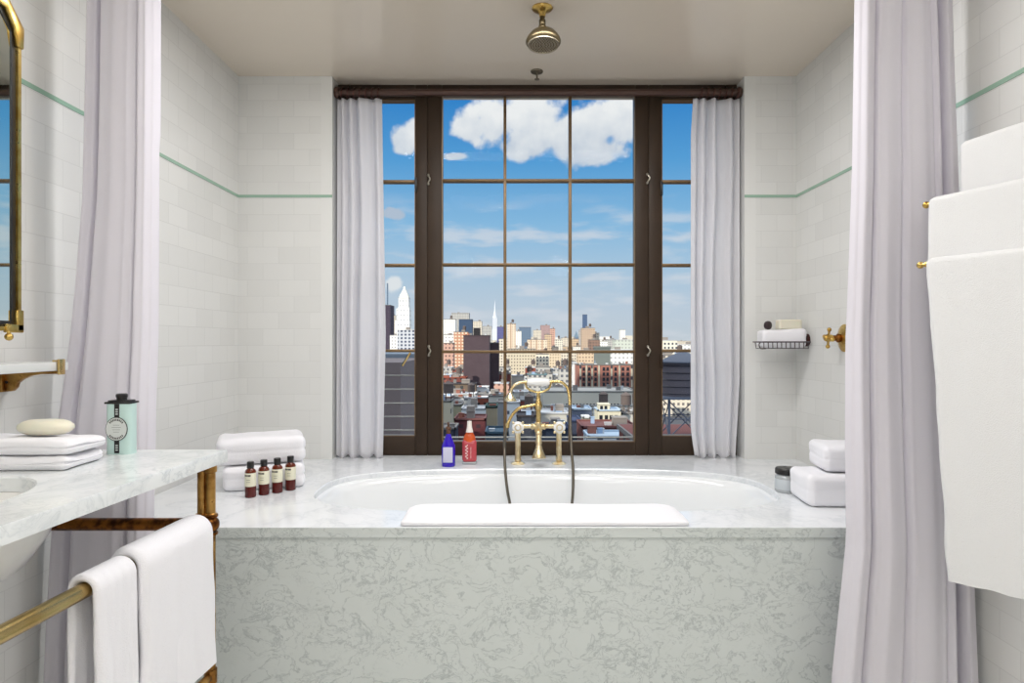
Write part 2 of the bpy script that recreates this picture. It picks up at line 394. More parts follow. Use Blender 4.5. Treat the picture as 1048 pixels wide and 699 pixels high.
MB().box((-.006, -.004, 0), (.006, .004, (q-p).length), .001, M=Matrix.Translation(p) @ (q-p).to_track_quat('Z', 'Y').to_matrix().to_4x4()).obj('casement_stay', m_brass, w1)
# guard rails outside the panes
gr = thing('window_guard', 'thin pale horizontal guard rods outside the left side pane', 'guard rail', (WXp(408), YW+.14, ZD))
for k, y in enumerate((384.3, 398.4, 412.6, 426.4, 440.2)):
    z = P(0, y, YW+.14).z
    MB().tube([(WX0+.02, YW+.14, z), (WXp(432), YW+.14, z)], .0032, 8).obj('rod', pmat('pale_rod', (176, 174, 170), .4, .5), gr)
for x in (WX0+.02, WXp(432)):
    MB().box((x-.008, YW+.13, .58), (x+.008, YW+.15, P(0, 380, YW+.14).z), .002).obj('post', m_frame, gr)
rl = thing('sill_rail', 'single pale rod running low outside the wide middle window', 'guard rail', (WXp(550), YW+.14, ZD))
z = P(0, 447.5, YW+.14).z
MB().tube([(WXp(440), YW+.14, z), (WXp(661), YW+.14, z)], .004, 8).obj('rod', MATS['pale_rod'], rl)
for x in (WXp(440), WXp(661)): MB().box((x-.008, YW+.13, .58), (x+.008, YW+.15, z+.01), .002).obj('post', m_frame, rl)
struct('trim_8', MB().box((WX0-.3, YB+.2995, .45), (WX1+.3, YW+.30, .6)), pmat('outer_ledge', (120, 112, 104), .8))

# ---------------------------------------------------------------- bath surround and tub
HX, HY, HA, HB = .13, 2.632, .885, .385      # centre and half sizes of the opening
def hole(k, n, gx=0.0, gy=0.0, pw=3.0):
    a = 2*PI*k/n; c, s = math.cos(a), math.sin(a)
    return HX+(HA+gx)*math.copysign(abs(c)**(2/pw), c), HY+(HB+gy)*math.copysign(abs(s)**(2/pw), s)
DY0 = 2.065
bs = thing('bath_surround', 'grey veined marble bath surround with a white marble deck and oval opening', 'bath surround', (HX, DY0+.5, 0))
def deck(z0, z1, n=96):
    mb = MB(); bm = mb.bm
    pin = [hole(k, n) for k in range(n)]
    x0, x1, y0, y1 = XL+.001, XR-.001, DY0, YB-.001
    # denser corner matching: cast from centre through hole angle
    pout = []
    for k in range(n):
        dx, dy = pin[k][0]-HX, pin[k][1]-HY
        tx = ((x1-HX) if dx > 0 else (x0-HX))/dx if abs(dx) > 1e-9 else 1e9
        ty = ((y1-HY) if dy > 0 else (y0-HY))/dy if abs(dy) > 1e-9 else 1e9
        t_ = min(tx, ty); pout.append([HX+dx*t_, HY+dy*t_])
    for cx, cy in ((x0, y0), (x1, y0), (x1, y1), (x0, y1)):
        k = min(range(n), key=lambda i: (pout[i][0]-cx)**2+(pout[i][1]-cy)**2); pout[k] = [cx, cy]
    be = .004
    rings = [[bm.verts.new((*q, z0)) for q in pin], [bm.verts.new((*q, z1-be)) for q in pin], [bm.verts.new((q[0]+(q[0]-HX)*be*1.2, q[1]+(q[1]-HY)*be*2.2, z1)) for q in pin],
             [bm.verts.new((*q, z1)) for q in pout], [bm.verts.new((*q, z0)) for q in pout]]
    for a, b in zip(rings, rings[1:]+rings[:1]):
        for k in range(n): bm.faces.new((a[k], a[(k+1) % n], b[(k+1) % n], b[k]))
    return mb
deck(ZD-.028, ZD).obj('deck', m_deck, bs, 30)
mb = MB().box((XL+.001, DY0+.008, 0), (XR-.001, DY0+.03, ZD-.0285))
mb.obj('apron', m_apron, bs)
MB().box((XL+.001, DY0-.0015, ZD-.031), (XR-.001, DY0, ZD-.001), .0).obj('deck_edge', m_apron, bs)
tub = thing('bathtub', 'white enamel bathtub set under the marble deck opening', 'bathtub', (HX, HY, .1))
mb = MB(); bm = mb.bm; n = 96; rings = []
for z, ga, gb in ((ZD-.029, .03, .03), (ZD-.029, .004, .004), (ZD-.034, -.008, -.008), (ZD-.06, -.02, -.016), (.42, -.045, -.03), (.26, -.09, -.05), (.19, -.15, -.09), (.165, -.25, -.16), (.16, -.5, -.28), (.16, -.8, -.37)):
    rings.append([bm.verts.new((*hole(k, n, ga, gb, 2.8), z)) for k in range(n)])
for a, b in zip(rings, rings[1:]):
    for k in range(n): bm.faces.new((a[k], a[(k+1) % n], b[(k+1) % n], b[k]))
bm.faces.new(rings[-1])
tb = mb.obj('basin', m_white, tub, 50)
sm = tb.modifiers.new('thickness', 'SOLIDIFY'); sm.thickness = .006; sm.offset = 1
MB().lathe([(.0, .162), (.03, .162), (.032, .168), (.0, .170)], M_((HX, HY, 0))).obj('drain', m_brass, tub)

# ---------------------------------------------------------------- cloth helpers
def interp(cp, u):
    for (a, va), (b, vb) in zip(cp, cp[1:]):
        if u <= b:
            q = (u-a)/(b-a); q = q*q*(3-2*q); return va+(vb-va)*q
    return cp[-1][1]
def lerp_pts(cp, u):
    if u <= cp[0][0]: return cp[0][1]
    for (a, va), (b, vb) in zip(cp, cp[1:]):
        if u <= b: return va+(vb-va)*(u-a)/(b-a)
    return cp[-1][1]
def curtain(par, z0, z1, left, right, ycp, folds, amp, nu=160, nv=60, hem=0.0, mat=m_curt, seed=0, thick=.0025, wob=.012):
    mb = MB()
    def fn(u, v):
        z = z0+(z1-z0)*v
        xl, xr = lerp_pts(left, z), lerp_pts(right, z)
        uu = min(1, max(0, u+wob*math.sin(5*z+seed)*math.sin(PI*u)))
        nz = noise.noise(Vector((u*6+seed, z*1.1, seed)))
        y = lerp_pts(ycp, z)+amp(z)*interp(folds, uu)+.006*nz
        x = xl+(xr-xl)*u+.004*noise.noise(Vector((u*4, z*2, seed+5)))*math.sin(PI*u)
        zz = z+(hem*math.sin(u*23+seed) if v < .02 else 0)
        return (x, y, zz)
    mb.grid(fn, nu, nv)
    o = mb.obj('drape', mat, par, 80)
    s2 = o.modifiers.new('thickness', 'SOLIDIFY'); s2.thickness = thick
    return o
# big curtain, left
cl = thing('bath_curtain', 'long white curtain hanging at the left end of the bath', 'curtain', (-1.18, 1.93, .02))
foldL = [(0, .03), (.08, -.008), (.15, .004), (.20, .03), (.25, .004), (.32, -.014), (.5, -.02), (.7, -.012), (.79, .0), (.82, .018), (.85, -.004), (.92, .004), (.97, .028), (1, .06)]
curtain(cl, .015, 2.41, [(0, -1.325), (.3, -1.325), (.95, -1.318), (1.3, -1.285), (1.6, -1.26), (2.4, -1.245)], [(0, -1.02), (.6, -1.05), (1, -1.06), (2.4, -1.065)],
        [(0, 1.85), (.5, 1.88), (1.2, 1.93), (2.4, 1.95)], foldL, lambda z: 1.0 if z < 1.8 else 1.1, seed=1, wob=.008)
cr = thing('bath_curtain', 'long white curtain hanging at the right end beside the stacked hanging towels', 'curtain', (1.15, 1.93, .02))
foldR = [(0, .05), (.03, .02), (.07, -.008), (.13, .0), (.17, .022), (.20, .0), (.28, -.016), (.40, -.008), (.44, .008), (.49, -.012), (.62, -.018), (.72, -.008), (.76, .006), (.80, -.006), (.86, .045), (.885, .05), (.91, -.01), (.96, -.006), (1, .03)]
curtain(cr, .015, 2.41, [(0, .925), (.2, .93), (.6, .985), (1.18, 1.0), (1.7, 1.02), (2.4, 1.035)], [(0, 1.332), (.5, 1.332), (1.2, 1.33), (1.6, 1.32), (2.4, 1.298)],
        [(0, 1.87), (.5, 1.90), (1.2, 1.95), (2.4, 1.96)], foldR, lambda z: 1.0 if z < .9 else (.75 if z > 1.3 else 1-.25*(z-.9)/.4), seed=4, wob=.006)
# overhead rail carrying both big curtains (above the frame)
rail = thing('curtain_rail', 'brass rail under the ceiling carrying the two long bath curtains', 'curtain rail', (0, 1.95, 2.42))
MB().tube([(XL, 1.95, 2.425), (XRN, 1.95, 2.425)], .012).obj('rod', m_brass, rail)
for x in (XL, XRN): MB().lathe([(.028, 0), (.028, .006), (.016, .012), (.016, .02)], M_((x if x < 0 else x-.02, 1.95, 2.425)), ax='X').obj('end_flange', m_brass, rail)
# window curtains
def wamp(z): return 1.0
fw1 = [(0, .004), (.07, .012), (.14, -.014), (.22, .012), (.33, -.016), (.44, .018), (.54, -.016), (.70, -.006), (.80, .014), (.90, -.012), (1, .006)]
cw = thing('window_curtain', 'short white curtain hanging at the left side of the window', 'curtain', (-.76, 3.3, .61))
curtain(cw, .608, 2.385, [(.6, -.872), (2.4, -.868)], [(.6, -.642), (1.2, -.628), (2.4, -.648)], [(.6, 3.295), (2.4, 3.305)], fw1, wamp, 160, 60, .010, m_curtw, 2, wob=.03)
cw = thing('window_curtain', 'short white curtain hanging at the right side of the window', 'curtain', (1.0, 3.3, .61))
curtain(cw, .608, 2.385, [(.6, .905), (.75, .885), (2.2, .888), (2.4, .90)], [(.6, 1.105), (1, 1.128), (2.4, 1.13)], [(.6, 3.295), (2.4, 3.305)],
        [(u, -v) for u, v in fw1], wamp, 160, 60, .010, m_curtw, 7, wob=.03)
rod = thing('curtain_rod', 'dark bronze curtain rod spanning the top of the window', 'curtain rod', (.13, 3.31, 2.41))
ZR = 2.418
MB().tube([(WX0+.012, 3.305, ZR), (WX1-.012, 3.305, ZR)], .0175, 16).obj('rod', m_rod, rod)
for x in (WX0+.013, WX1-.013):
    MB().lathe([(.022, -.012), (.027, -.005), (.027, .005), (.022, .012)], M_((x, 3.305, ZR)), ax='X').obj('finial', m_rod, rod)
for x0 in (WX0+.03, 1.0-.07):
    for k in range(7):
        x = x0+.03*k+.01
        t2 = bmesh.new(); mb = MB(); pts = [(x+.004*math.sin(a), 3.305+.026*math.cos(a), ZR+.002-.006+.026*math.sin(a)) for a in [2*PI*j/16 for j in range(17)]]
        mb.tube(pts, .0032, 6).obj('curtain_ring', m_rosette, rod)

# ---------------------------------------------------------------- ceiling fixtures in view, then added lamps out of view
sh = thing('overhead_shower', 'round bronze rain shower head hanging from the ceiling', 'shower head', (.12, 2.6, ZC))
c = P(555, 8, 2.594)
MB().lathe([(.012, -.035), (.014, -.02), (.022, -.014), (.038, -.008), (.041, -.004), (.04, 0)], M_((c.x, c.y, ZC))).obj('ceiling_flange', m_gold, sh)
MB().lathe([(.010, -.07), (.013, -.065), (.013, -.05), (.010, -.046), (.010, -.03)], M_((c.x, c.y, ZC))).ball((c.x, c.y, ZC-.078), .016).obj('swivel_joint', m_dkbronze, sh)
hc = Vector((c.x+.004, c.y-.006, ZC-.135)); tilt = M_(hc, (math.radians(-7), 0, 0))
MB().lathe([(.062, -.012), (.066, -.008), (.0685, .0), (.066, .008), (.062, .016), (.05, .032), (.03, .042), (.014, .047), (.014, .058), (.008, .062)], tilt, 36).obj('dome', m_dkbronze, sh)
fp = MB().lathe([(0, -.009), (.055, -.010), (.061, -.012), (.061, -.016), (.057, -.016), (.055, -.013), (0, -.0125)], tilt, 36).obj('face_plate', pmat('spray_plate', (176, 166, 146), .4, .7), sh)
nz = MB()
for r_, m in ((.01, 6), (.02, 12), (.03, 18), (.04, 24), (.05, 30)):
    for k in range(m):
        a = 2*PI*k/m; nz.lathe([(.0016, -.017), (.0018, -.012)], tilt @ M_((r_*math.cos(a), r_*math.sin(a), 0)), 6)
o = nz.obj('nozzle_field', m_dkbronze, fp)
sp = thing('sprinkler_head', 'small grey sprinkler on the ceiling just inside the window', 'sprinkler', (.12, 3.2, ZC))
c = Vector(((549.5-524)/F*3.2, 3.2, ZC))
MB().lathe([(.006, -.012), (.028, -.008), (.03, -.003), (.028, 0)], M_(c)).obj('escutcheon', pmat('sprinkler_grey', (120, 112, 96), .4, .6), sp)
MB().tube([c+Vector((0, 0, -.01)), c+Vector((0, 0, -.04))], .004, 8).lathe([(.012, -.042), (.012, -.039)], M_(c), 12).obj('deflector', MATS['sprinkler_grey'], sp)
for k, (loc, sx_, sy_, pw) in enumerate(FILL_LAMPS):
    lab = ['added unseen flush ceiling light over the front of the bath', 'added unseen flush ceiling light in the middle of the room', 'added unseen flush ceiling light at the back of the room'][k]
    l_ = thing('added_ceiling_light', lab, 'light', (loc[0], loc[1], ZC))
    a, b = sx_/2+.02, sy_/2+.02
    fr_ = MB().box((loc[0]-a, loc[1]-b, loc[2]+.01), (loc[0]+a, loc[1]-b+.015, ZC)).box((loc[0]-a, loc[1]+b-.015, loc[2]+.01), (loc[0]+a, loc[1]+b, ZC))
    fr_.box((loc[0]-a, loc[1]-b, loc[2]+.01), (loc[0]-a+.015, loc[1]+b, ZC)).box((loc[0]+a-.015, loc[1]-b, loc[2]+.01), (loc[0]+a, loc[1]+b, ZC)).obj('frame', m_porc, l_)
    MB().box((loc[0]-a+.01, loc[1]-b+.01, loc[2]+.012), (loc[0]+a-.01, loc[1]+b-.01, loc[2]+.02)).obj('diffuser', m_lampglow, l_)
    area('added_ceiling_fill', loc, sx_, sy_, pw)

for k, (loc, pw) in enumerate(FILL_PEND):
    l_ = thing('added_pendant_light', ['added clear glass globe pendant on the left, behind the viewer', 'added clear glass globe pendant on the right, behind the viewer'][k], 'light', (loc[0], loc[1], ZC))
    MB().lathe([(.05, -.012), (.055, 0)], M_((loc[0], loc[1], ZC))).tube([(loc[0], loc[1], ZC-.01), (loc[0], loc[1], loc[2]+.15)], .006, 8).lathe([(.03, .12), (.03, .16)], M_(loc)).obj('stem', m_brass, l_)
    MB().ball(loc, .14, 28).obj('glass_globe', glass, l_)
    MB().ball(loc, .035, 16).obj('bulb', m_lampglow, l_)
    d = bpy.data.lights.new('added_pendant_fill', 'POINT'); d.energy = pw; d.shadow_soft_size = .13; d.color = (1, .985, .985)
    o = bpy.data.objects.new('added_pendant_fill', d); C.collection.objects.link(o); o.location = loc

# ---------------------------------------------------------------- bath mixer
YM = 3.14
mx = thing('bath_mixer_tap', 'brass bath mixer tap with porcelain handles and telephone hand shower', 'tap', (P(550, 0, YM).x, YM, ZD))
XA, XB, XM = P(530, 0, YM).x, P(572, 0, YM).x, P(551, 0, YM).x
ZV = P(0, 436.5, YM).z
for x in (XA, XB):
    MB().lathe([(.033, ZD), (.033, ZD+.003), (.024, ZD+.009), (.014, ZD+.013), (.0165, ZD+.02), (.0135, ZD+.03), (.0125, ZV-.035), (.0165, ZV-.03), (.0165, ZV-.012), (.012, ZV-.006)], M_((x, YM, 0))).obj('pillar', m_brassp, mx)
    sg = -1 if x == XA else 1
    vb = MB().ball((x, YM, ZV), .021, 18).obj('valve_body', m_brassp, mx)
    MB().lathe([(.006, 0), (.027, -.004), (.028, -.014), (.023, -.020), (.008, -.024)][::-1], M_((x, YM-.02, ZV)), 24, ax='Y').obj('porcelain_cap', m_porc, vb)
    hd = MB()
    for k in range(4):
        a = PI/4+k*PI/2; hd.tube([(x, YM-.034, ZV), (x+.03*math.cos(a), YM-.034, ZV+.03*math.sin(a))], .0045, 8).ball((x+.032*math.cos(a), YM-.034, ZV+.032*math.sin(a)), .0065, 10)
    hd.lathe([(0, -.012), (.009, -.010), (.011, 0), (.008, .012)], M_((x, YM-.034, ZV)), 16, ax='Y').obj('cross_handle', m_brassp, vb)
    MB().lathe([(.016, -.0455), (.016, -.042), (.010, -.040)], M_((x, YM, ZV)), 18, ax='Y').obj('cap_ring', m_brassp, vb)
    MB().lathe([(.0, -.050), (.009, -.049), (.011, -.0455)], M_((x, YM, ZV)), 14, ax='Y').obj('index_button', m_porc, vb)
MB().tube([(XA+.015, YM, ZV), (XM-.03, YM, ZV+.002)], .0105, 12).tube([(XB-.015, YM, ZV), (XM+.03, YM, ZV+.002)], .0105, 12).lathe([(.012, -.035), (.016, -.03), (.013, -.022), (.020, 0), (.013, .022), (.016, .03), (.012, .035)], M_((XM, YM, ZV)), 20, ax='X').lathe([(.014, ZV-.03), (.019, ZV-.02), (.02, ZV+.015), (.013, ZV+.022)], M_((XM, YM, 0))).obj('bridge_body', m_brassp, mx)
MB().lathe([(.031, -.11), (.032, -.104), (.026, -.088), (.017, -.065), (.013, -.045), (.016, -.036), (.014, -.028), (.011, .0)], M_((XM, YM-.035, ZV-.035), (math.radians(-14), 0, 0))).ball((XM, YM-.028, ZV-.03), .017, 14).obj('spout', m_brassp, mx)
zr = P(0, 420, YM).z; zt = P(0, 402, YM).z
MB().lathe([(.012, ZV+.02), (.0115, zr), (.0155, zr+.003), (.0155, zr+.012), (.019, zr+.02), (.017, zr+.03), (.010, zr+.05), (.0085, zt), (.011, zt+.006)], M_((XM, YM, 0))).obj('riser', m_brass, mx)
MB().tube([P(549, 414, YM), P(541, 415.5, YM), P(531, 418, YM), P(524, 425, YM), P(519.5, 434, YM-.005)], .0075, 10, 5).lathe([(.010, -.012), (.0105, .008)], M_(P(519.3, 435, YM-.005))).obj('hose_outlet_arm', m_brass, mx)
MB().tube([P(537.5, 391.5, YM-.02), P(539.5, 397, YM-.016), P(545, 400.3, YM-.012), P(551, 401.5, YM-.01), P(557, 400.3, YM-.012), P(562, 397, YM-.016), P(564, 391.5, YM-.02)], .0052, 8, 5).ball(P(537.5, 391.5, YM-.02), .007, 10).ball(P(564, 391.5, YM-.02), .007, 10).obj('cradle', m_brass, mx)
hs = MB(); p0 = P(551, 391.2, YM-.02)
hs.lathe([(.010, -.054), (.015, -.05), (.0185, -.03), (.0195, 0), (.0185, .03), (.015, .05), (.010, .054)], M_(p0), 20, ax='X')
hso = hs.obj('handset_handle', m_porc, mx)
MB().tube([P(540, 391, YM-.02), P(533, 391.5, YM-.02), P(527, 394, YM-.022), P(523.5, 398.5, YM-.025), P(522.3, 403, YM-.027)], .0075, 10, 5).lathe([(.029, -.038), (.0295, -.033), (.025, -.022), (.014, -.008), (.009, 0)], M_(P(522.2, 402.0, YM-.027))).obj('handset_head', m_brassp, mx)
MB().tube([P(562, 391, YM-.02), P(570, 390.3, YM-.02), P(576, 392, YM-.02), P(580.5, 397, YM-.022), P(582.6, 406, YM-.03), P(583.2, 416, YM-.04)], .0068, 10, 5).obj('handset_tail', m_brass, mx)
MB().tube([P(583.2, 415, YM-.04), P(584, 440, YM-.09), P(585, 462, 3.0), P(586.5, 480, 2.965), P(586.5, 500, 2.945), P(585, 519, 2.93), P(581, 545, 2.88), P(566, 572, 2.84), P(540, 572, 2.84), P(527, 545, 2.88), P(522.5, 519, 2.93),
           P(519, 500, 2.945), P(517, 480, 2.965), P(516.4, 462, 3.0), P(516.6, 450, 3.06), P(519.0, 438, YM-.006)], .0066, 10, 6).obj('shower_hose', m_hose, mx)

# ---------------------------------------------------------------- toiletries behind the tub
o = thing('purple_bottle', 'violet glass bottle with lilac label and dark neck on the bath ledge', 'bottle', (*P(459, 477, 3.083)[:2], ZD))
L = dict(local=True)
gb = MB().lathe([(0, 0), (.029, 0), (.0315, .004), (.0315, .092), (.029, .10), (.012, .142), (.010, .150), (0, .150)]).obj('glass_body', m_purple, o, **L)
MB().box((-.022, -.0345, .022), (.022, -.0305, .092), .001).obj('paper_label', m_lilac, gb, **L)
MB().lathe([(.010, .149), (.010, .17), (.012, .172), (.012, .182), (.005, .186), (.005, .205), (0, .205)]).box((-.004, -.024, .199), (.004, .006, .206), .002).obj('pump', m_pump, o, **L)
o = thing('pink_bottle', 'pink glass bottle with white cap beside the violet one', 'bottle', (*P(480.5, 474.6, 3.14)[:2], ZD))
MB().box((-.034, -.018, 0), (.034, .018, .012), .005).obj('glass_base', m_jar, o, **L)
gb = MB().rbox(.068, .04, .105, .014, 8, M=M_((0, 0, .010))).obj('glass_body', m_pinkg, o, **L)
MB().lathe([(.030, .105), (.028, .125), (.016, .150), (.014, .155)], Matrix.Diagonal((1, .65, 1, 1))).obj('shoulder', m_orange, o, **L)
MB().lathe([(.018, .150), (.015, .160), (.0115, .175), (.0105, .202), (0, .204)]).obj('cap', m_capw, o, **L)
mk = MB().tube([(-.012+.006*math.sin(i*1.7), -.0212, .026+i*.0042) for i in range(17)], .0014, 6, 3)
for i in range(9): mk.box((.006, -.0214, .03+i*.006), (.009, -.0204, .0325+i*.006))
mk.obj('script_print', m_capw, gb, **L)
GB = 'amber bottles in a row before the folded towels'
def amber(px, y, Y, lab, h):
    o = thing('amber_bottle', lab, 'bottle', (P(px, y, Y).x, Y, ZD), 0, GB)
    MB().lathe([(0, 0), (.0165, 0), (.0185, .002), (.0185, .038), (.0183, .0385)]).obj('dark_base', m_amberl, o, **L)
    gb = MB().lathe([(.0184, .0385), (.0184, .088), (.0165, .094), (.010, .100), (.010, .104), (0, .104)]).obj('glass_body', m_amber, o, **L)
    MB().lathe([(.0188, .039), (.0190, .040), (.0190, .084), (.0188, .085)]).obj('paper_label', m_paper, gb, **L)
    mk = MB()
    for a in (-.75, -.55, -.3, -.05, .15, .32):
        mk.box((-.0018, -.0002, -.003), (.0018, .0002, .003), M=M_((.0192*math.sin(a), -.0192*math.cos(a), .077), (0, 0, a)))
    for q in range(2): mk.box((-.006, -.0194, .062-q*.008), (.006, -.0186, .063-q*.008))
    mk.obj('printed_lines', m_ink, gb, **L)
    MB().lathe([(.0115, .101), (.012, .102), (.012, .121), (.011, .123), (0, .123)]).obj('cap', m_black, o, **L)
    o.scale = (1.06, 1.06, 1.07)
amber(256.3, 508, 2.47, 'small amber bottle with cream label, leftmost of the row of four', .123)
amber(270, 506, 2.51, 'small amber bottle with cream label, second from left of the four', .123)
amber(283.8, 504.2, 2.545, 'small amber bottle with cream label, third from left of the four', .123)
amber(297.3, 502, 2.59, 'small amber bottle with cream label, rightmost, farthest from the vanity', .123)

# ---------------------------------------------------------------- folded towels
def towel_disp(w_, d_, h_, layers, seed, gr=.006, am=1.0):
    def f(p):
        v = Vector((0, 0, 0)); ex = max(0, (abs(p.x)/(w_/2)-.8)/.2); ey = max(0, (abs(p.y)/(d_/2)-.8)/.2)
        s = math.sin(PI*layers*(p.z/h_+.5)); g_ = -gr*(1-min(1, abs(s)*2.2))
        if p.x > 0: v.x += g_*ex
        else: v.x -= g_*ex*.5
        if p.y < 0 and layers > 1: v.y -= g_*ey*.35
        nz = noise.noise(Vector((p.x*9+seed, p.y*9, p.z*12))); n2_ = noise.noise(Vector((p.x*28+seed, p.y*28, p.z*28)))
        v.z += (.006*nz*am)*(1 if p.z > 0 else .0)+.0018*n2_*(p.z > 0); v.x += .005*nz; v.y += .005*noise.noise(Vector((p.x*8, seed+3, p.z*14)))
        return v
    return f
def towel(name, label, loc, w_, d_, h_, rz, layers=3, seed=0, group=None, r=.03, mat=None):
    o = MB().rbox(w_, d_, h_, r, 30, towel_disp(w_, d_, h_, layers, seed)).obj(name, mat or m_terry, None, 70)
    o.location = loc; o.rotation_euler = (0, 0, rz)
    return tag(o, label, 'towel', group)
GT = 'folded towels on the left of the deck'
fl = P(232, 506, 2.53)
ang = math.atan2(.10, .27)
def tcen(w_, d_, fx, fy, a):          # centre of a box whose front-left corner is at fx,fy
    return fx+w_/2*math.cos(a)-d_/2*math.sin(a), fy+w_/2*math.sin(a)+d_/2*math.cos(a)
x, y = tcen(.285, .21, fl.x, 2.535, ang)
towel('folded_towel', 'lower thick folded white towel behind the amber bottles', (x-.01, y, ZD), .30, .21, .098, ang, 2, 1, GT, .024)
x, y = tcen(.33, .22, fl.x-.045, 2.53, ang)
towel('folded_towel', 'upper thick folded white towel, topmost behind the amber bottles', (x, y, ZD+.099), .33, .22, .104, ang+.02, 2, 5, GT, .028)
GT2 = 'folded towels on the right of the deck'
x, y = tcen(.30, .20, P(813, 520, 2.32).x, 2.30, -.12)
towel('folded_towel', 'lower folded white towel on the deck beside the jar', (1.175, 2.40, ZD), .28, .20, .115, -.06, 2, 8, GT2, .024)
towel('folded_towel', 'upper folded white towel on the right, lying on another beside the curtain', (1.225, 2.42, ZD+.116), .23, .18, .095, -.08, 2, 12, GT2, .022)
# bath mat over the front rim
mat_ = MB().rbox(.905, .235, .016, .008, 40, lambda p: Vector((0, 0, .0025*noise.noise(Vector((p.x*7, p.y*12, 0))) if p.z > 0 else 0))+Vector((.004*noise.noise(Vector((p.y*9, 1, 1))), 0, 0)))
for v in mat_.bm.verts:
    # rounded far corners
    if v.co.y > .06 and abs(v.co.x) > .40:
        k = (abs(v.co.x)-.40)/.05; v.co.y -= .05*k*k*(v.co.y-.06)/.06
mo = mat_.obj('bath_mat', m_terry, None, 70)
mo.location = (.103, 2.192, ZD); tag(mo, 'folded white bath mat lying along the front rim of the tub', 'bath mat')
# jar
o = thing('cosmetic_jar', 'round jar with black lid on the deck by the right towels', 'jar', (*P(805, 503, 2.56)[:2], ZD))
gb = MB().lathe([(0, 0), (.038, 0), (.042, .004), (.042, .06), (.038, .064), (.036, .068), (0, .068)]).obj('glass_body', m_jar, o, **L)
MB().lathe([(.0428, .012), (.0432, .013), (.0432, .05), (.0428, .051)]).obj('paper_label', pmat('jar_label', (196, 202, 206), .6), gb, **L)
MB().lathe([(.040, .069), (.042, .071), (.042, .088), (.038, .092), (0, .0925)]).obj('lid', m_black, o, **L)

# ---------------------------------------------------------------- soap basket in the corner
YS = 3.14
sb = thing('soap_basket', 'dark wire soap basket mounted in the right tiled corner', 'basket', (P(800, 0, YS).x, YS, P(0, 357, YS).z))
z1, z0 = P(0, 350, YS).z, P(0, 356.5, YS).z; xa, xb = P(775, 0, YS).x, P(824, 0, YS).x
ya, yb = YS-.055, YS+.055
MB().tube([(xa, ya, z1), (xb, ya, z1)], .0034, 8).tube([(xb, ya, z1), (xb+.006, YS, z1), (xb, yb, z1), (xa, yb, z1), (xa-.012, YS, z1), (xa, ya, z1)], .0034, 8).obj('rim', m_chrome, sb)
for k in range(11):
    x = xa+.01+(xb-xa-.02)*k/10
    MB().tube([(x, ya, z1), (x+.003, ya+.006, z0), (x+.003, yb-.006, z0), (x, yb, z1)], .0022, 6).obj('wire', m_chrome, sb)
MB().tube([(xa, ya+.01, z1), (xa-.012, ya, z1-.012), (xa-.004, ya, z1-.03), (xa+.02, ya, z0)], .003, 6, 4).obj('end_scroll', m_chrome, sb)
rc = P(828, 348, YS)
MB().lathe([(.030, .0), (.030, .008), (.022, .014), (.012, .018), (.010, .04)][::-1], M_((XR-.0, YS, rc.z), (0, 0, PI)), 24, ax='X').obj('wall_rosette', m_rosette, sb)
MB().tube([(XR-.03, YS, rc.z), (xb+.006, YS, z1)], .006, 8).obj('bracket_arm', m_rosette, sb)
tw = MB().rbox(.205, .09, .084, .018, 20, towel_disp(.205, .09, .084, 2, 31, .004)).obj('washcloth', m_terry, None, 70)
tw.location = (P(799.5, 0, YS).x, YS, z0+.0035); tag(tw, 'rolled white washcloth lying in the wire soap basket', 'washcloth')
zt_ = z0+.0035+.087
so = MB().rbox(.108, .05, .045, .006, 8).obj('soap_box', m_soap, None, 50); so.location = (P(807, 0, YS).x, YS, zt_); so.rotation_euler = (0, 0, .06)
tag(so, 'small cream soap carton on top of the rolled washcloth', 'soap')
dk = thing('dark_stopper', 'small dark round knob lying left of the cream carton', 'knob', (P(785.5, 0, YS).x, YS-.005, zt_+.016-.002))
MB().lathe([(.012, -.012), (.019, -.008), (.021, 0), (.019, .008), (.012, .012)], M_((0, 0, .004), (0, 0, .5)), 20, ax='Y').obj('knob', pmat('dark_knob', (52, 38, 42), .4), dk, **L)
MB().tube([(.008, .014, .004), (.02, .03, .004)], .006, 8).obj('stem', MATS['dark_knob'], dk, **L)

# ---------------------------------------------------------------- shower valve on the right wall
YV = 2.79; zv = P(0, 346, YV).z
va = thing('shower_valve', 'brass cross handle shower valve on the right tiled wall', 'valve', (XR, YV, zv))
def XM_(prof, m, nm, n=28): MB().lathe(prof, M_((XR, YV, zv), (0, 0, PI)), n, ax='X').obj(nm, m, va)
XM_([(.058, 0), (.058, .003), (.048, .007), (.040, .010), (.030, .016), (.018, .019)], m_gold, 'wall_plate', 36)
XM_([(.017, .019), (.019, .03), (.012, .036), (.012, .05)], m_bronze, 'collar')
hd = MB()
for k in range(4):
    a = k*PI/2+.18; e = Vector((XR-.068, YV+.036*math.cos(a), zv+.036*math.sin(a)))
    hd.tube([(XR-.068, YV, zv), e], .005, 8).ball(e, .009, 12)
hd.lathe([(.010, .048), (.015, .055), (.015, .078), (.010, .086), (0, .088)], M_((XR, YV, zv), (0, 0, PI)), 20, ax='X').obj('cross_handle', m_gold, va)

# ---------------------------------------------------------------- washstand
FX, FY, ZV_ = -.764, 1.785, .89             # far front corner of the top
ra = math.radians(-3.0)
def vf(Y): return FX-.0524*(FY-Y)           # front edge x at distance Y
ws = thing('washstand', 'white marble washstand on aged brass pipe legs against left wall', 'washstand', (-1.05, 1.3, 0))
YN = .45
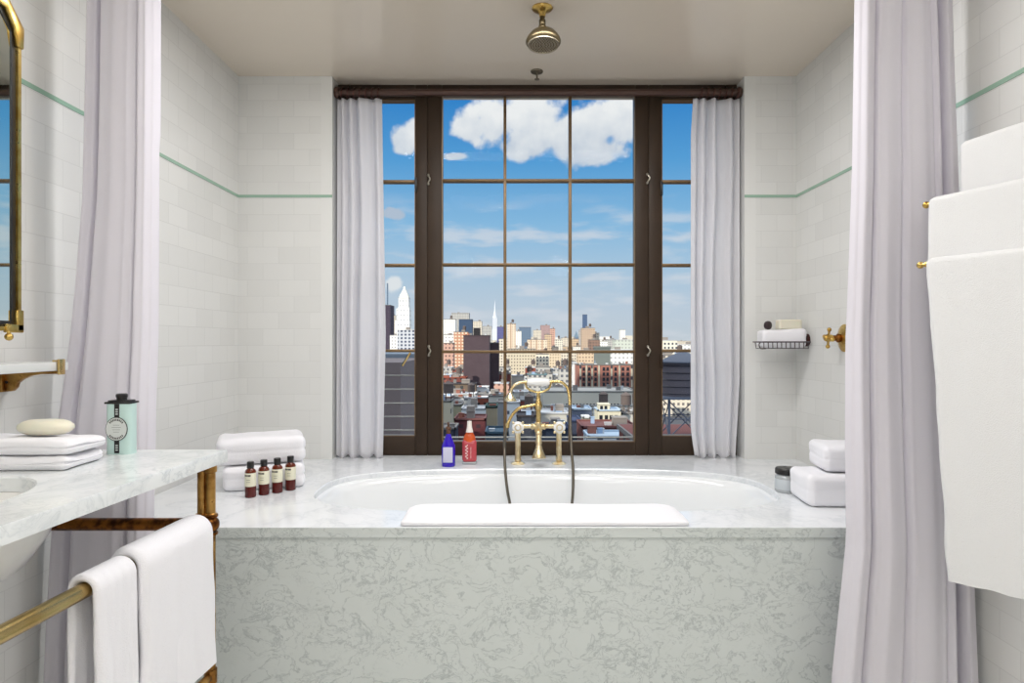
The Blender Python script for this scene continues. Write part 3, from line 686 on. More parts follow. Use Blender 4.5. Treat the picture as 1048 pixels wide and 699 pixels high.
# slab with a sink opening: outer quadrilateral and elliptical hole
SX, SY, SA, SB = -1.085, 1.20, .155, .225
def slab(z0, z1, n=64):
    mb = MB(); bm = mb.bm; q4 = [(XL+.012, YN), (vf(YN), YN), (FX, FY), (XL+.012, FY)]
    pin = [(SX+SA*math.cos(2*PI*k/n), SY+SB*math.sin(2*PI*k/n)) for k in range(n)]; pout = []
    for k in range(n):
        d = Vector((pin[k][0]-SX, pin[k][1]-SY)); best = 1e9
        for a, b in zip(q4, q4[1:]+q4[:1]):
            a = Vector(a)-Vector((SX, SY)); e = Vector(b)-Vector((SX, SY))-a
            den = d.x*e.y-d.y*e.x
            if abs(den) < 1e-9: continue
            t_ = (a.x*e.y-a.y*e.x)/den; s = (a.x*d.y-a.y*d.x)/den
            if t_ > 0 and -1e-6 <= s <= 1+1e-6: best = min(best, t_)
        pout.append([SX+d.x*best, SY+d.y*best])
    for cx, cy in q4:
        k = min(range(n), key=lambda i: (pout[i][0]-cx)**2+(pout[i][1]-cy)**2); pout[k] = [cx, cy]
    be = .004
    def ins(q): return (q[0]+(SX-q[0])*.006, q[1]+(SY-q[1])*.006)
    rings = [[bm.verts.new((*q, z0)) for q in pin], [bm.verts.new((*q, z1-be)) for q in pin], [bm.verts.new((SX+(q[0]-SX)*1.02, SY+(q[1]-SY)*1.02, z1)) for q in pin],
             [bm.verts.new((*ins(q), z1)) for q in pout], [bm.verts.new((*q, z1-be)) for q in pout], [bm.verts.new((*q, z0)) for q in pout]]
    for a, b in zip(rings, rings[1:]+rings[:1]):
        for k in range(n): bm.faces.new((a[k], a[(k+1) % n], b[(k+1) % n], b[k]))
    return mb
slab(ZV_-.032, ZV_).obj('marble_top', m_vanity, ws, 35)
mb = MB(); bm = mb.bm; n = 48; rings = []
for z, k1 in ((ZV_-.033, 1.28), (ZV_-.033, 1.0), (ZV_-.06, .97), (ZV_-.12, .80), (ZV_-.16, .5), (ZV_-.17, .05), ):
    rings.append([bm.verts.new((SX+SA*k1*math.cos(2*PI*k/n), SY+SB*k1*math.sin(2*PI*k/n), z)) for k in range(n)])
for z, k1 in ((ZV_-.19, .05), (ZV_-.188, .55), (ZV_-.15, .95), (ZV_-.10, 1.15), (ZV_-.05, 1.24), (ZV_-.033, 1.28)):
    rings.append([bm.verts.new((SX+SA*k1*math.cos(2*PI*k/n), SY+SB*k1*math.sin(2*PI*k/n), z)) for k in range(n)])
for a, b in zip(rings, rings[1:]):
    for k in range(n): bm.faces.new((a[k], a[(k+1) % n], b[(k+1) % n], b[k]))
mb.obj('sink_bowl', m_porc, ws, 60)
# legs
YG = 1.745; ZJ = .70; XG = P(215.5, 0, YG).x; XG2 = P(207.5, 0, YG).x
def leg(x, Y, zj=ZJ): 
    m = MB().lathe([(.017, 0), (.017, .01), (.0125, .016), (.0125, zj-.03), (.016, zj-.028), (.016, zj-.02)], M_((x, Y, 0)), 18)
    m.lathe([(.016, zj+.02), (.016, zj+.028), (.0125, zj+.03), (.0125, ZV_-.055), (.016, ZV_-.052), (.016, ZV_-.0325)], M_((x, Y, 0)), 18)
    return m.obj('leg', m_antique, ws)
leg(XG, YG); leg(vf(YN+.06)-.04, YN+.06); leg(XL+.05, YN+.06)
for Y, x in ((YG, XG),):
    MB().lathe([(.0165, ZJ+.018), (.0165, ZJ+.028), (.0115, ZJ+.03), (.0115, ZV_-.05), (.0155, ZV_-.047), (.0155, ZV_-.0325)], M_((XG2-.002, YG, 0)), 18).obj('support_tube', m_antique, ws)
for x, Y in ((XG, YG), (vf(YN+.06)-.04, YN+.06), (XL+.05, YN+.06)):
    MB().ball((x, Y, ZJ), .0225, 20).lathe([(.0185, -.026), (.0185, -.020)], M_((x, Y, ZJ)), 18).lathe([(.0185, .020), (.0185, .026)], M_((x, Y, ZJ)), 18).obj('ball_joint', m_bronze, ws)
xn = vf(YN+.06)-.04
for Y, x1 in ((YG, XG), (YN+.06, xn)):
    MB().tube([(XL+.001, Y, ZJ), (x1-.02, Y, ZJ)], .0165, 14).lathe([(.020, 0), (.020, .012)], M_((x1-.045, Y, ZJ)), 16, ax='X').obj('side_stretcher', m_bronze, ws)
MB().tube([(XG, YG, .302), (xn, YN+.06, .302)], .011, 12).lathe([(.0165, .285), (.0165, .32)], M_((XG, YG, 0)), 16).obj('lower_rail', m_antique, ws)
# towel bar along the front
B0 = Vector((XG-.004, YG-.02, ZJ)); B1 = Vector((xn-.004, YN+.08, ZJ))
tbar = MB().tube([B0, B1], .0155, 20).obj('towel_bar', m_bar, ws)
MB().tube([B0, B0+(B1-B0).normalized()*.012], .0195, 18).tube([B0+(B1-B0).normalized()*.016, B0+(B1-B0).normalized()*.024], .0195, 18).obj('bar_collar', m_bronze, tbar)
# draped towels
def drape(name, label, a, b, r, drop_f, drop_b, th, side, mat, seed=0, group=None, flare=.0, wave=.006, lean=0.0, slant=0.0):
    """cloth over a bar from a to b; side=+1 front hangs to the +X side of the direction a->b rotated"""
    a, b = Vector(a), Vector(b); ax = (b-a).normalized(); out = Vector((ax.y, -ax.x, 0)).normalized()*side
    prof = []     # centreline (o,z) with parameter
    nf = 26
    for k in range(nf+1): prof.append((r+th/2, -drop_f*(1-k/nf)))
    for k in range(1, 12): t_ = PI*k/12; prof.append(((r+th/2)*math.cos(t_), (r+th/2)*math.sin(t_)))
    for k in range(nf+1): prof.append((-(r+th/2), -drop_b*k/nf))
    N = len(prof); nl = 40
    mb = MB(); bm = mb.bm
    def pos(i, s, off):
        o_, z_ = prof[i]
        i0, i1 = max(i-1, 0), min(i+1, N-1); tx, tz = prof[i1][0]-prof[i0][0], prof[i1][1]-prof[i0][1]; l_ = math.hypot(tx, tz)
        nx, nz_ = tz/l_, -tx/l_         # outward
        e = min(s, 1-s)*(b-a).length; edge = math.sqrt(max(0, 1-max(0, 1-e/(th*.6))**2))
        o2 = o_+nx*off*max(.25, edge); z2 = z_+nz_*off*max(.25, edge)
        depth = max(0, -z_); d_ = min(1, depth/.35)
        wv = wave*d_*(math.sin(s*9+seed)+.5*math.sin(s*17+seed*2))+.004*noise.noise(Vector((s*5+seed, z_*8, seed)))
        sg_ = 1 if o_ > 0 else -1
        o2 += sg_*(abs(wv)*.6+flare*d_)*1.0
        along = (s-.5)*(1+.03*d_*math.sin(seed))+lean*depth+.006*noise.noise(Vector((z_*9, seed, s)))/(b-a).length
        zz = z2-(.006*noise.noise(Vector((s*6, seed+9, 0))) if depth > .02 else 0)+slant*(s-.5)*(depth > .02)*min(1, depth/.3)
        return a+(b-a)*(along+.5)+out*o2+Vector((0, 0, zz))
    F_ = [[bm.verts.new(pos(i, j/nl, th/2)) for j in range(nl+1)] for i in range(N)]
    G_ = [[bm.verts.new(pos(i, j/nl, -th/2)) for j in range(nl+1)] for i in range(N)]
    for i in range(N-1):
        for j in range(nl):
            bm.faces.new((F_[i][j], F_[i+1][j], F_[i+1][j+1], F_[i][j+1])); bm.faces.new((G_[i][j], G_[i][j+1], G_[i+1][j+1], G_[i+1][j]))
        for j in (0, nl): bm.faces.new((F_[i][j], F_[i+1][j], G_[i+1][j], G_[i][j]))
    for j in range(nl):
        for i in (0, N-1): bm.faces.new((F_[i][j], F_[i][j+1], G_[i][j+1], G_[i][j]))
    o = mb.obj(name, mat, None, 75); origin(o, a+(b-a)/2); return tag(o, label, 'towel', group)
def onbar(Y): k = (Y-B0.y)/(B1.y-B0.y); return B0+(B1-B0)*k
GH = 'towels over the washstand bar'
drape('hand_towel', 'white towel on the washstand bar hanging farther, nearest the brass leg', onbar(1.405), onbar(1.69), .0165, .385, .33, .028, -1, m_terry, 3, GH, .006)
drape('hand_towel', 'white towel on the washstand bar hanging nearer, partly tucked behind another', onbar(1.275), onbar(1.398), .0165, .40, .40, .016, -1, m_terry, 6, GH, .004)

# things on the washstand
GW = 'folded towels on the washstand'
t1 = MB().rbox(.34, .155, .032, .015, 30, towel_disp(.34, .155, .032, 2, 41, .008)).obj('folded_washcloth', m_terry, None, 70)
t1.location = (-1.168, 1.555, ZV_); t1.rotation_euler = (0, 0, .03); tag(t1, 'lower folded white cloth on the washstand under another', 'towel', GW)
t1 = MB().rbox(.345, .15, .034, .016, 30, towel_disp(.345, .15, .034, 2, 47, .009, 1.6)).obj('folded_washcloth', m_terry, None, 70)
t1.location = (-1.165, 1.56, ZV_+.0335); t1.rotation_euler = (0, 0, .0); tag(t1, 'upper folded white cloth on the washstand with the soap on it', 'towel', GW)
sp_ = MB().ball((0, 0, .019), 1, 32, (.064, .04, .019)).obj('soap_bar', m_soap, None, 70)
for v in sp_.data.vertices:
    q = v.co; q.z = .019+math.copysign(min(.0165, abs(q.z-.019)*1.15), q.z-.019)
sp_.location = (P(47, 0, 1.57).x, 1.57, ZV_+.0335+.0355); tag(sp_, 'oval cream soap bar on the folded cloth by the sink', 'soap')
tn = thing('talc_tin', 'mint tin with black cap and round label on the washstand', 'tin', (*P(124.7, 463.5, 1.725)[:2], ZV_), .0)
t_ = bmesh.new(); bmesh.ops.create_cube(t_, size=1, matrix=Matrix.Translation((0, 0, .066)) @ Matrix.Diagonal((.070, .048, .132, 1)))
bmesh.ops.bevel(t_, geom=[e for e in t_.edges if abs(e.verts[0].co.z-e.verts[1].co.z) > .1], offset=.014, segments=5, affect='EDGES', profile=.5)
mb = MB(); mb.add(t_); mb.obj('tin_body', m_mint, tn, **L)
MB().box((-.0365, -.0255, .1322), (.0365, .0255, .1375), .002).box((-.030, -.02, .1375), (.030, .02, .1415), .003).lathe([(.014, .141), (.0135, .147), (.0155, .149), (.0155, .156), (.012, .158), (0, .158)]).obj('cap', m_black, tn, **L)
MB().box((-.007, -.0252, .004), (.007, -.0235, .132)).obj('black_band', m_black, tn, **L)
MB().lathe([(.0315, 0), (.0315, .0012), (0, .0012)], M_((0, -.0254, .067), (0, 0, PI)), 36, ax='Y').obj('label_rim', m_black, tn, **L)
MB().lathe([(.0296, 0), (.0296, .0012), (0, .0012)], M_((0, -.0262, .067), (0, 0, PI)), 36, ax='Y').obj('round_label', m_lab, tn, **L)
mk = MB()
for a0 in (PI/2, -PI/2):
    for k in range(9):
        a = a0+(k-4)*.2; mk.box((-.0015, -.0004, -.0026), (.0015, 0, .0026), M=M_((.0245*math.cos(a), -.0275, .067+.0245*math.sin(a)), (0, -a+PI/2, 0)))
for k, wd in enumerate((.018, .026, .022, .016)): mk.box((-wd/2, -.0278, .077-k*.006), (wd/2, -.0272, .0777-k*.006))
mk.obj('label_print', m_ink, tn, **L)
mk = MB()
for z in (.118, .112, .106): mk.box((-.0035, -.0258, z-.002), (.0035, -.0250, z+.002), .0004)
mk.obj('upper_band_print', pmat('band_ink', (180, 186, 184), .6), tn, **L); mk = MB()
for z in (.024, .018, .012): mk.box((-.0035, -.0258, z-.002), (.0035, -.0250, z+.002), .0004)
mk.obj('band_print', pmat('band_ink', (180, 186, 184), .6), tn, **L)
tn.scale = (.9, .9, .98)

# ---------------------------------------------------------------- shelf and mirror on the left wall
shf = thing('wall_shelf', 'white stone shelf on brass brackets on the left wall', 'shelf', (XL+.08, 1.3, 1.1))
XS = -1.192; ZS1 = P(0, 370.5, 1.76).z; ZS0 = ZS1-.0225
MB().box((XL+.002, .75, ZS0), (XS, 1.785, ZS1), .002).obj('stone_slab', m_shelf, shf)
for Yb in (1.745, .85):
    pr = [(XL+.002, ZS0-.052), (XL+.028, ZS0-.054), (XL+.038, ZS0-.044), (XL+.042, ZS0-.032), (XL+.056, ZS0-.022), (XL+.078, ZS0-.013), (XL+.105, ZS0-.009), (XS+.006, ZS0-.0085), (XS+.006, ZS0-.001), (XL+.002, ZS0-.001)]
    bk = MB().prism([(x, Yb, z) for x, z in pr], (0, .016, 0), .001).box((XL+.001, Yb-.012, ZS0-.056), (XL+.012, Yb+.028, ZS0-.002), .003).lathe([(.004, -.001), (.004, .0)], M_((XL+.018, Yb, ZS0-.03)), 10, ax='Y').obj('bracket', m_antique, shf)
    MB().box((XS+.001, Yb-.006, ZS0-.010), (XS+.007, Yb+.018, ZS1+.008), .0015).box((XS-.012, Yb-.006, ZS1+.001), (XS+.004, Yb+.018, ZS1+.006), .001).obj('end_clip', m_brass, bk)
    MB().lathe([(0, -.001), (.004, -.001), (.004, .0)], M_((XL+.018, Yb-.002, ZS0-.03)), 10, ax='Y').obj('screw', m_black, bk)
mr = thing('wall_mirror', 'brass framed mirror cabinet with cut corners on the left wall', 'mirror', (XL+.07, 1.2, 1.2))
XC = XL+.135
ya_, yb_, za_, zb_ = .80, 1.602, 1.205, 1.98; cc = .05
def octo(i, x): return [(x, ya_+i+cc, za_+i), (x, yb_-i, za_+i), (x, yb_-i, zb_-cc-i*.6), (x, yb_-cc-i*.6, zb_-i), (x, ya_+cc+i*.6, zb_-i), (x, ya_+i, zb_-cc-i*.6), (x, ya_+i, za_+i+cc)]
def ring(i0, i1, x0, x1, mat, nm):
    mb = MB(); bm = mb.bm; R_ = [[bm.verts.new(p) for p in octo(i, x)] for i, x in ((i0, x0), (i0, x1), (i1, x1), (i1, x0))]; n = 7
    for a, b in zip(R_, R_[1:]+R_[:1]):
        for k in range(n): bm.faces.new((a[k], a[(k+1) % n], b[(k+1) % n], b[k]))
    mb.obj(nm, mat, mr, 20)
ring(0, .010, XC+.004, XC+.026, m_gold, 'brass_frame'); ring(.0101, .024, XC+.004, XC+.0205, m_black, 'inner_frame')
mb = MB(); bm = mb.bm; bm.faces.new([bm.verts.new(p) for p in octo(.0235, XC+.018)]); mb.obj('mirror_glass', m_mirror, mr, 0)
MB().prism([(XC+.02, yb_+.004, zb_-cc-.045), (XC+.02, yb_+.006, zb_-cc+.004), (XC+.02, yb_-cc+.004, zb_+.008), (XC+.02, yb_-cc-.05, zb_+.006), (XC+.02, yb_-cc-.05, zb_-.014), (XC+.02, yb_-cc, zb_-.02), (XC+.02, yb_-.022, zb_-cc-.006), (XC+.02, yb_-.014, zb_-cc-.045)], (.010, 0, 0), .002).obj('corner_mount', m_gold, mr)
MB().box((XC+.02, yb_-.05, za_-.004), (XC+.030, yb_+.004, za_+.016), .002).box((XC+.02, yb_-.016, za_), (XC+.030, yb_+.004, za_+.05), .002).obj('corner_mount', m_gold, mr)
MB().ball((XC+.03, yb_-.045, za_-.014), .009, 14).lathe([(.004, -.012), (.004, 0)], M_((XC+.03, yb_-.045, za_)), 8).obj('hanging_knob', m_gold, mr)
MB().box((XL+.001, ya_+.02, za_+.02), (XC+.0045, yb_-.02, zb_-.055), .003).obj('cabinet_body', m_porc, mr)

# ---------------------------------------------------------------- swing arm towel rack, right
PV = Vector((1.315, 1.315, 0))
rk = thing('towel_rack', 'brass swing arm towel rack on right wall with ball tipped arms', 'towel rack', (XRN, PV.y, 1.3))
MB().tube([(PV.x, PV.y, 1.33), (PV.x, PV.y, 1.78)], .008, 12).box((XRN-.008, PV.y-.03, 1.34), (XRN-.001, PV.y+.03, 1.78), .002).box((PV.x, PV.y-.008, 1.345), (XRN-.004, PV.y+.008, 1.36), .001).box((PV.x, PV.y-.008, 1.755), (XRN-.004, PV.y+.008, 1.77), .001).obj('wall_bracket', m_brass, rk)
arms = {}
def solve(tan, L, aa):  # arm length so that its tip is seen in direction tan = X/Y
    return (PV.x-tan*PV.y)/(math.sin(aa)+tan*math.cos(aa))
for z, px, deg, key in ((1.384, 942, 26, 'low'), (1.552, 948, 20.5, 'mid'), (1.700, 989.5, 12, 'top')):
    aa = math.radians(deg); Ln = solve((px-524)/F, 0, aa); d = Vector((-math.sin(aa), math.cos(aa), 0))
    a = Vector((PV.x, PV.y, z)); tip = a+d*Ln; arms[key] = (a, d, Ln)
    am_ = MB().tube([a, tip], .0055, 12).lathe([(.011, -.01), (.011, .01)], M_(a), 12).obj('arm', m_gold, rk)
    MB().ball(tip, .0095, 14).lathe([(.0075, -.003), (.0075, .003)], Matrix.Translation(tip-d*.018) @ d.to_track_quat('Z', 'Y').to_matrix().to_4x4(), 12).obj('ball_tip', m_gold, am_)
GR = 'bath towels on the swing arm rack'
a, d, Ln = arms['low']
tipoff = lambda px, a, d: (PV.x-(px-524)/F*PV.y)/(-d.x+(px-524)/F*d.y)
L1 = tipoff(951, a, d); drape('bath_towel', 'largest white bath towel on the lowest arm of the rack', a+d*.07, a+d*L1, .006, .80, .68, .010, -1, m_terryg, 11, GR, .0, .003, -.15, -.03)
a, d, Ln = arms['mid']
L1 = tipoff(954, a, d); drape('bath_towel', 'white bath towel on the middle arm of the rack', a+d*.09, a+d*L1, .006, .19, .18, .010, -1, m_terryg, 14, GR, .0, .002)
a, d, Ln = arms['top']
L1 = tipoff(987, a, d); drape('bath_towel', 'white bath towel on the top arm, highest of the three', a+d*.09, a+d*(L1), .006, .30, .26, .010, -1, m_terryg, 17, GR, .0, .002)

# ================================================================ CITY
ZG = -46.0
struct('ground', MB().box((-2500, 12, ZG-1), (2500, 6500, ZG)), pmat('street_asphalt', (92, 92, 96), .9))
def facade(color, sx_=3.2, sz_=3.4, frac=.5, win=(60, 66, 78), vstripe=None):
    key = 'facade_%d_%d_%d_%d_%d' % (*color, int(sx_*10), int(sz_*10)+int(frac*1000)+(win[0]))
    if key in MATS: return MATS[key]
    m = pmat(key, color, .8); t, b = nt(m)
    s = t.node('ShaderNodeSeparateXYZ', {0: objc(t)})
    u = t.m('ADD', t.m('ADD', s.outputs[0], s.outputs[1]), 500*sx_)
    fu = t.m('FRACT', t.m('DIVIDE', u, sx_)); fz = t.m('FRACT', t.m('DIVIDE', t.m('ADD', s.outputs[2], .6), sz_))
    a = (1-frac)/2
    iu = t.m('MULTIPLY', t.m('GREATER_THAN', fu, a), t.m('LESS_THAN', fu, 1-a)); iz = t.m('MULTIPLY', t.m('GREATER_THAN', fz, .24), t.m('LESS_THAN', fz, .24+frac))
    mk_ = t.m('MULTIPLY', iu, iz)
    nz_ = t.node('ShaderNodeTexNoise', {'Vector': objc(t), 'Scale': .25, 'Detail': 3.0}).outputs[0]
    wl = t.mix(t.m('MULTIPLY', nz_, .45), lin(color), lin(tuple(max(0, c_-45) for c_ in color)))
    if vstripe:
        fs = t.m('FRACT', t.m('DIVIDE', u, vstripe[1])); wl = t.mix(t.m('LESS_THAN', fs, .3), wl, lin(vstripe[0]))
    t.l.new(t.mix(mk_, wl, lin(win)), b.inputs['Base Color']); return m
m_roof = pmat('flat_roof', (128, 124, 122), .9); m_roofl = pmat('pale_roof', (200, 200, 202), .9)
m_tank = pmat('tank_wood', (96, 84, 80), .9); m_brickv = pmat('brick_vent', (150, 96, 82), .9); m_bluev = pmat('blue_tarp_box', (150, 172, 200), .8)
PLACED = []
def fits(x0, x1, d, dep):
    g = .4; sl = d/F
    return all((x1-524)*sl+g < q[0] or (x0-524)*sl-g > q[1] or d+dep+g < q[2] or d-g > q[3] for q in PLACED)
def bld(label, x0, x1, yt, d, mat, dep=None, roof=None, tank=False, bulk=True, name='building', group=None, lip=.6, rnd=None):
    """a building whose front face is seen between x0 and x1 with its top at yt, standing d metres away"""
    rnd = rnd or random.Random(int(x0*37+d))
    dep = dep or max(12, min((x1-x0)*d/F, 30)); k = 0
    while not fits(x0, x1, d, dep) and k < 60: d += max(1.0, d*.006); k += 1
    a, b = P(x0, yt, d), P(x1, yt, d); w_ = b.x-a.x; zt = a.z
    PLACED.append((a.x, b.x, d, d+dep))
    o = thing(name, label, 'building', ((a.x+b.x)/2, d, ZG), 0, group); H = zt-ZG; hw = w_/2
    if d < 460:
        for k in range(int(min(6, w_/3))):
            vx, vy = rnd.uniform(-hw+.6, hw-2), rnd.uniform(.6, dep-2.5); vw, vh = rnd.uniform(.5, 2.0), rnd.uniform(.6, 2.2)
            MB().box((vx, vy, H+.15), (vx+vw, vy+rnd.uniform(.5, 1.8), H+vh)).box((vx-.1, vy-.1, H+vh), (vx+vw+.1, vy+1.0, H+vh+.12)).obj('vent_box', (m_roofl, m_brickv, m_bluev, m_roof)[rnd.randrange(4)], o, 0, local=True)
    MB().box((-hw, 0, 0), (hw, dep, H)).obj('wall', mat, o, 0, local=True)
    r = roof or m_roof; lp = lip; mb = MB().box((-hw-.15, -.15, H), (hw+.15, dep+.15, H+.15))
    for q in (((-hw-.15, -.15), (hw+.15, .25)), ((-hw-.15, dep-.25), (hw+.15, dep+.15)), ((-hw-.15, -.15), (-hw+.25, dep+.15)), ((hw-.25, -.15), (hw+.15, dep+.15))):
        mb.box((*q[0], H), (*q[1], H+lp))
    mb.obj('roof', r, o, 0, local=True)
    R_ = rnd or random
    if bulk and w_ > 7:
        bx = R_.uniform(-hw*.5, hw*.3); bs_ = min(4.5, w_*.25)
        MB().box((bx, dep*.3, H+.15), (bx+bs_, dep*.3+4, H+.15+R_.uniform(2, 3.6))).box((bx-.2, dep*.3-.2, H+2.0), (bx+bs_+.2, dep*.3+4.2, H+2.2)).obj('stair_bulkhead', facade((150, 142, 136), 30, 30, .1), o, 0, local=True)
    if tank:
        tx = R_.uniform(0, hw*.6); ty = dep*.5
        mb = MB().lathe([(1.7, 0), (1.7, 3.2), (1.9, 3.2), (0, 4.4)], M_((tx, ty, H+2.6)), 14)
        for k in range(4):
            q = PI/4+k*PI/2; mb.box((tx+1.3*math.cos(q)-.1, ty+1.3*math.sin(q)-.1, H), (tx+1.3*math.cos(q)+.1, ty+1.3*math.sin(q)+.1, H+2.7))
        mb.obj('water_tank', m_tank, o, 30, local=True)
    return o, H, hw, dep
cream = facade((240, 230, 212)); whitef = facade((246, 242, 234), 3.4, 3.6, .42, (150, 150, 154)); beige = facade((226, 214, 196), 3, 3.3, .5, (112, 106, 104)); tan = facade((214, 188, 158), 3, 3.3, .5, (120, 100, 88))
greyf = facade((196, 192, 186), 3.2, 3.4, .5, (96, 98, 106)); pinkf = facade((210, 168, 150), 3.0, 3.4, .45, (110, 84, 80)); orangef = facade((200, 146, 118), 3.4, 3.2, .5, (232, 214, 190))
bluef = facade((66, 86, 112), 2.4, 3.6, .7, (52, 72, 100)); bluegr = facade((112, 130, 150), 2.6, 3.4, .6, (88, 104, 126)); darkf = facade((84, 68, 74), 60, 60, .02, (84, 68, 74))
darkp = facade((74, 62, 78), 3, 3.4, .4, (48, 44, 60)); brickf = facade((150, 84, 70), 3.2, 3.4, .42, (50, 44, 46)); redf = facade((128, 72, 64), 3.4, 3.4, .35, (50, 44, 46))
stripef = facade((232, 214, 192), 3, 3.3, .4, (150, 128, 112), ((196, 164, 138), 7)); blankg = facade((196, 192, 184), 50, 50, .02, (150, 148, 142)); blankw = facade((226, 228, 230), 4, 4.2, .3, (84, 90, 102)); blankc = facade((196, 188, 168), 5, 5.5, .3, (60, 62, 70))
# --- skyline, left pane
bld('dark slab tower at the far left edge of the skyline', 386, 399.5, 312.5, 900, darkp, 30, bulk=False)
an = MB().tube([P(396.6, 312.4, 915), P(396.6, 290, 915)], .9, 8).obj('mast', bluegr, bpy.data.objects['building'], 0)
bld('narrow beige tower left of the white clock tower', 400, 404.5, 323, 1250, beige, 25)
# stepped white tower
dC = 1100
c0 = P(413, 349.5, dC); ct = thing('stepped_tower', 'tall white stepped tower with pyramid roof and lantern', 'building', (c0.x, dC, ZG))
def zz(y): return P(0, y, dC).z-ZG
sc_ = dC/F
def ctier(x0, x1, y0, y1, dp, nm, mt, off=0):
    MB().box(((x0-413)*sc_, off, zz(y0)), ((x1-413)*sc_, off+dp, zz(y1))).obj(nm, mt, ct, 0, local=True)
MB().box((-14.5, 0, 0), (13.5, 30, zz(337))).obj('lower_block', whitef, ct, 0, local=True)
wf2 = facade((248, 246, 240), 5.5, 8, .32, (150, 152, 160))
ctier(404.2, 419.0, 337, 328, 22, 'shaft', wf2, 1); ctier(405.4, 418.6, 328, 315.5, 20, 'shaft', wf2, 2); ctier(407.4, 417.8, 315.5, 304.5, 17, 'belfry', wf2, 4)
MB().box((-5.8*sc_, 3.6, zz(315.5)), (5.0*sc_, 21.2, zz(314.6))).obj('cornice', whitef, ct, 0, local=True)
MB().box((-5.8*sc_, 3.6, zz(305.2)), (5.0*sc_, 21.2, zz(304.4))).obj('cornice', whitef, ct, 0, local=True)
MB().lathe([(10.6, zz(304.4)), (9.5, zz(302)), (3.4, zz(296.2)), (3.4, zz(295.6)), (2.2, zz(295.4)), (2.2, zz(293.4)), (0, zz(292))], M_((-.4*sc_, 12.5, 0), (0, 0, PI/4)) @ Matrix.Diagonal((1, 1, 1, 1)), 4).obj('pyramid_roof', pmat('pale_stone_roof', (226, 222, 210), .8), ct, 0, local=True)
bld('white office block with dark windows in front of the stepped tower', 407, 427, 338, 720, facade((206, 208, 214), 4.2, 3.8, .55, (78, 84, 104)), 20, m_roofl)
bld('low white block between the dark slab and the stepped tower', 399, 407, 343.5, 760, whitef, 20, m_roofl)
# neighbour roof right outside the left pane
nb = thing('neighbour_bulkhead', 'dark clad rooftop wall with grey parapet close outside left pane', 'building', (-3.4, 14, ZG))
zA, zB = P(0, 371, 14).z-ZG, P(0, 361, 19).z-ZG
MB().box((-4.4, 0, 0), (1.05, 3.8, zA)).obj('clad_wall', pmat('dark_cladding', (122, 108, 106), .7), nb, 0, local=True)
MB().box((-4.8, 3.85, zA-1.2), (1.1, 8, zB), .03).obj('parapet', pmat('grey_parapet', (132, 142, 154), .8), nb, 0, local=True)
# --- skyline, middle window (left to right, far to near)
bld('grey beige tower with flat dark crown left of the blue glass one', 462, 480, 320.5, 1350, greyf, 30, m_roof)
bld('white apartment tower beside the left mullion', 452, 466, 327, 1000, whitef, 26, tank=True)
bld('blue glass office tower above the dark brown slab', 469.5, 483, 327, 860, bluef, 24, bulk=False)
bld('beige tower just right of the blue glass tower', 483, 493, 329, 1300, beige, 30)
bld('small black topped block beside the blue glass tower', 484.6, 491, 336, 640, facade((36, 32, 36), 60, 60, .02, (36, 32, 36)), 12, bulk=False)
bld('grey beige block left of the needle tower', 493, 503, 334, 1500, greyf, 30)
bld('violet glass block right of the needle tower', 508.6, 516, 334.5, 1500, facade((104, 104, 150), 3, 3.5, .6, (78, 80, 128)), 30)
dE = 2600; e0 = P(506.4, 349.5, dE); sc_ = dE/F
et = thing('needle_tower', 'pale needle topped skyscraper far off', 'building', (e0.x, dE, ZG))
def ez(y): return P(0, y, dE).z-ZG
MB().box((-20, 0, 0), (20, 40, ez(344))).box((-13, 3, ez(344)), (13, 34, ez(337))).box((-9, 5, ez(337)), (9, 28, ez(325))).obj('shaft', facade((216, 218, 224), 6, 400, .4, (190, 194, 204)), et, 0, local=True)
MB().lathe([(8.5, ez(325)), (5, ez(321)), (3, ez(318)), (1.6, ez(312)), (0, ez(306.4))], M_((0, 15, 0)), 8).obj('needle', pmat('pale_needle', (214, 218, 226), .6), et, 30, local=True)
bld('orange brick apartment tower with pale window bands', 464.5, 479, 340, 660, orangef, 18, tank=True)
bld('tall white block low at the left mullion', 452, 464.5, 343, 700, whitef, 20)
bld('pinkish low block in front of the white one by the left mullion', 452.5, 464, 351.5, 560, pinkf, 14)
bld('large dark brown windowless slab block', 474.2, 500.8, 344, 420, darkf, 20, facade((70, 58, 64), 60, 60, .02, (70, 58, 64)), bulk=False)
bld('shorter dark brown block attached right of the large slab', 500.9, 510.6, 351.5, 425, darkf, 14, bulk=False)
bld('beige block between the dark slab and the muntin', 510.5, 519, 347, 760, beige, 18)
bld('cream striped tower right of the left muntin', 519, 527.8, 331.5, 900, stripef, 24, tank=True)
bld('narrow white tower right of the cream striped tower', 527.8, 533.5, 339, 1050, whitef, 20)
bld('slate blue tower left of the tan striped block', 531.3, 543.6, 335, 1200, bluegr, 30, bulk=False)
bld('pale beige tower behind the tan striped block', 546, 554, 338, 1500, beige, 30)
bld('two tone rose grey tower above the tan striped block', 553.8, 562.8, 333, 1600, facade((182, 154, 150), 3, 3.4, .5, (130, 112, 116)), 50)
bld('thin pink tower at the right of the tan striped block', 563.4, 568.2, 336.5, 1150, pinkf, 20)
bld('tan block with vertical stripes below the rose grey tower', 540, 560, 347.8, 820, stripef, 24)
bld('brown block between the tan stripes and thin pink tower', 557.8, 564.5, 342.5, 950, tan, 20)
bld('cream block left of the right muntin', 568.5, 576, 347.5, 1100, cream, 24, tank=True)
bld('pale block touching the right muntin', 575, 584, 345.8, 1300, beige, 24)
dp = 1800; p = P(590, 339, dp); py_ = thing('pyramid_roof_tower', 'grey tower with pointed roof right of the right muntin', 'building', (p.x, dp, ZG))
MB().box((-6, 0, 0), (6, 12, P(0, 345, dp).z-ZG)).obj('shaft', bluegr, py_, 0, local=True)
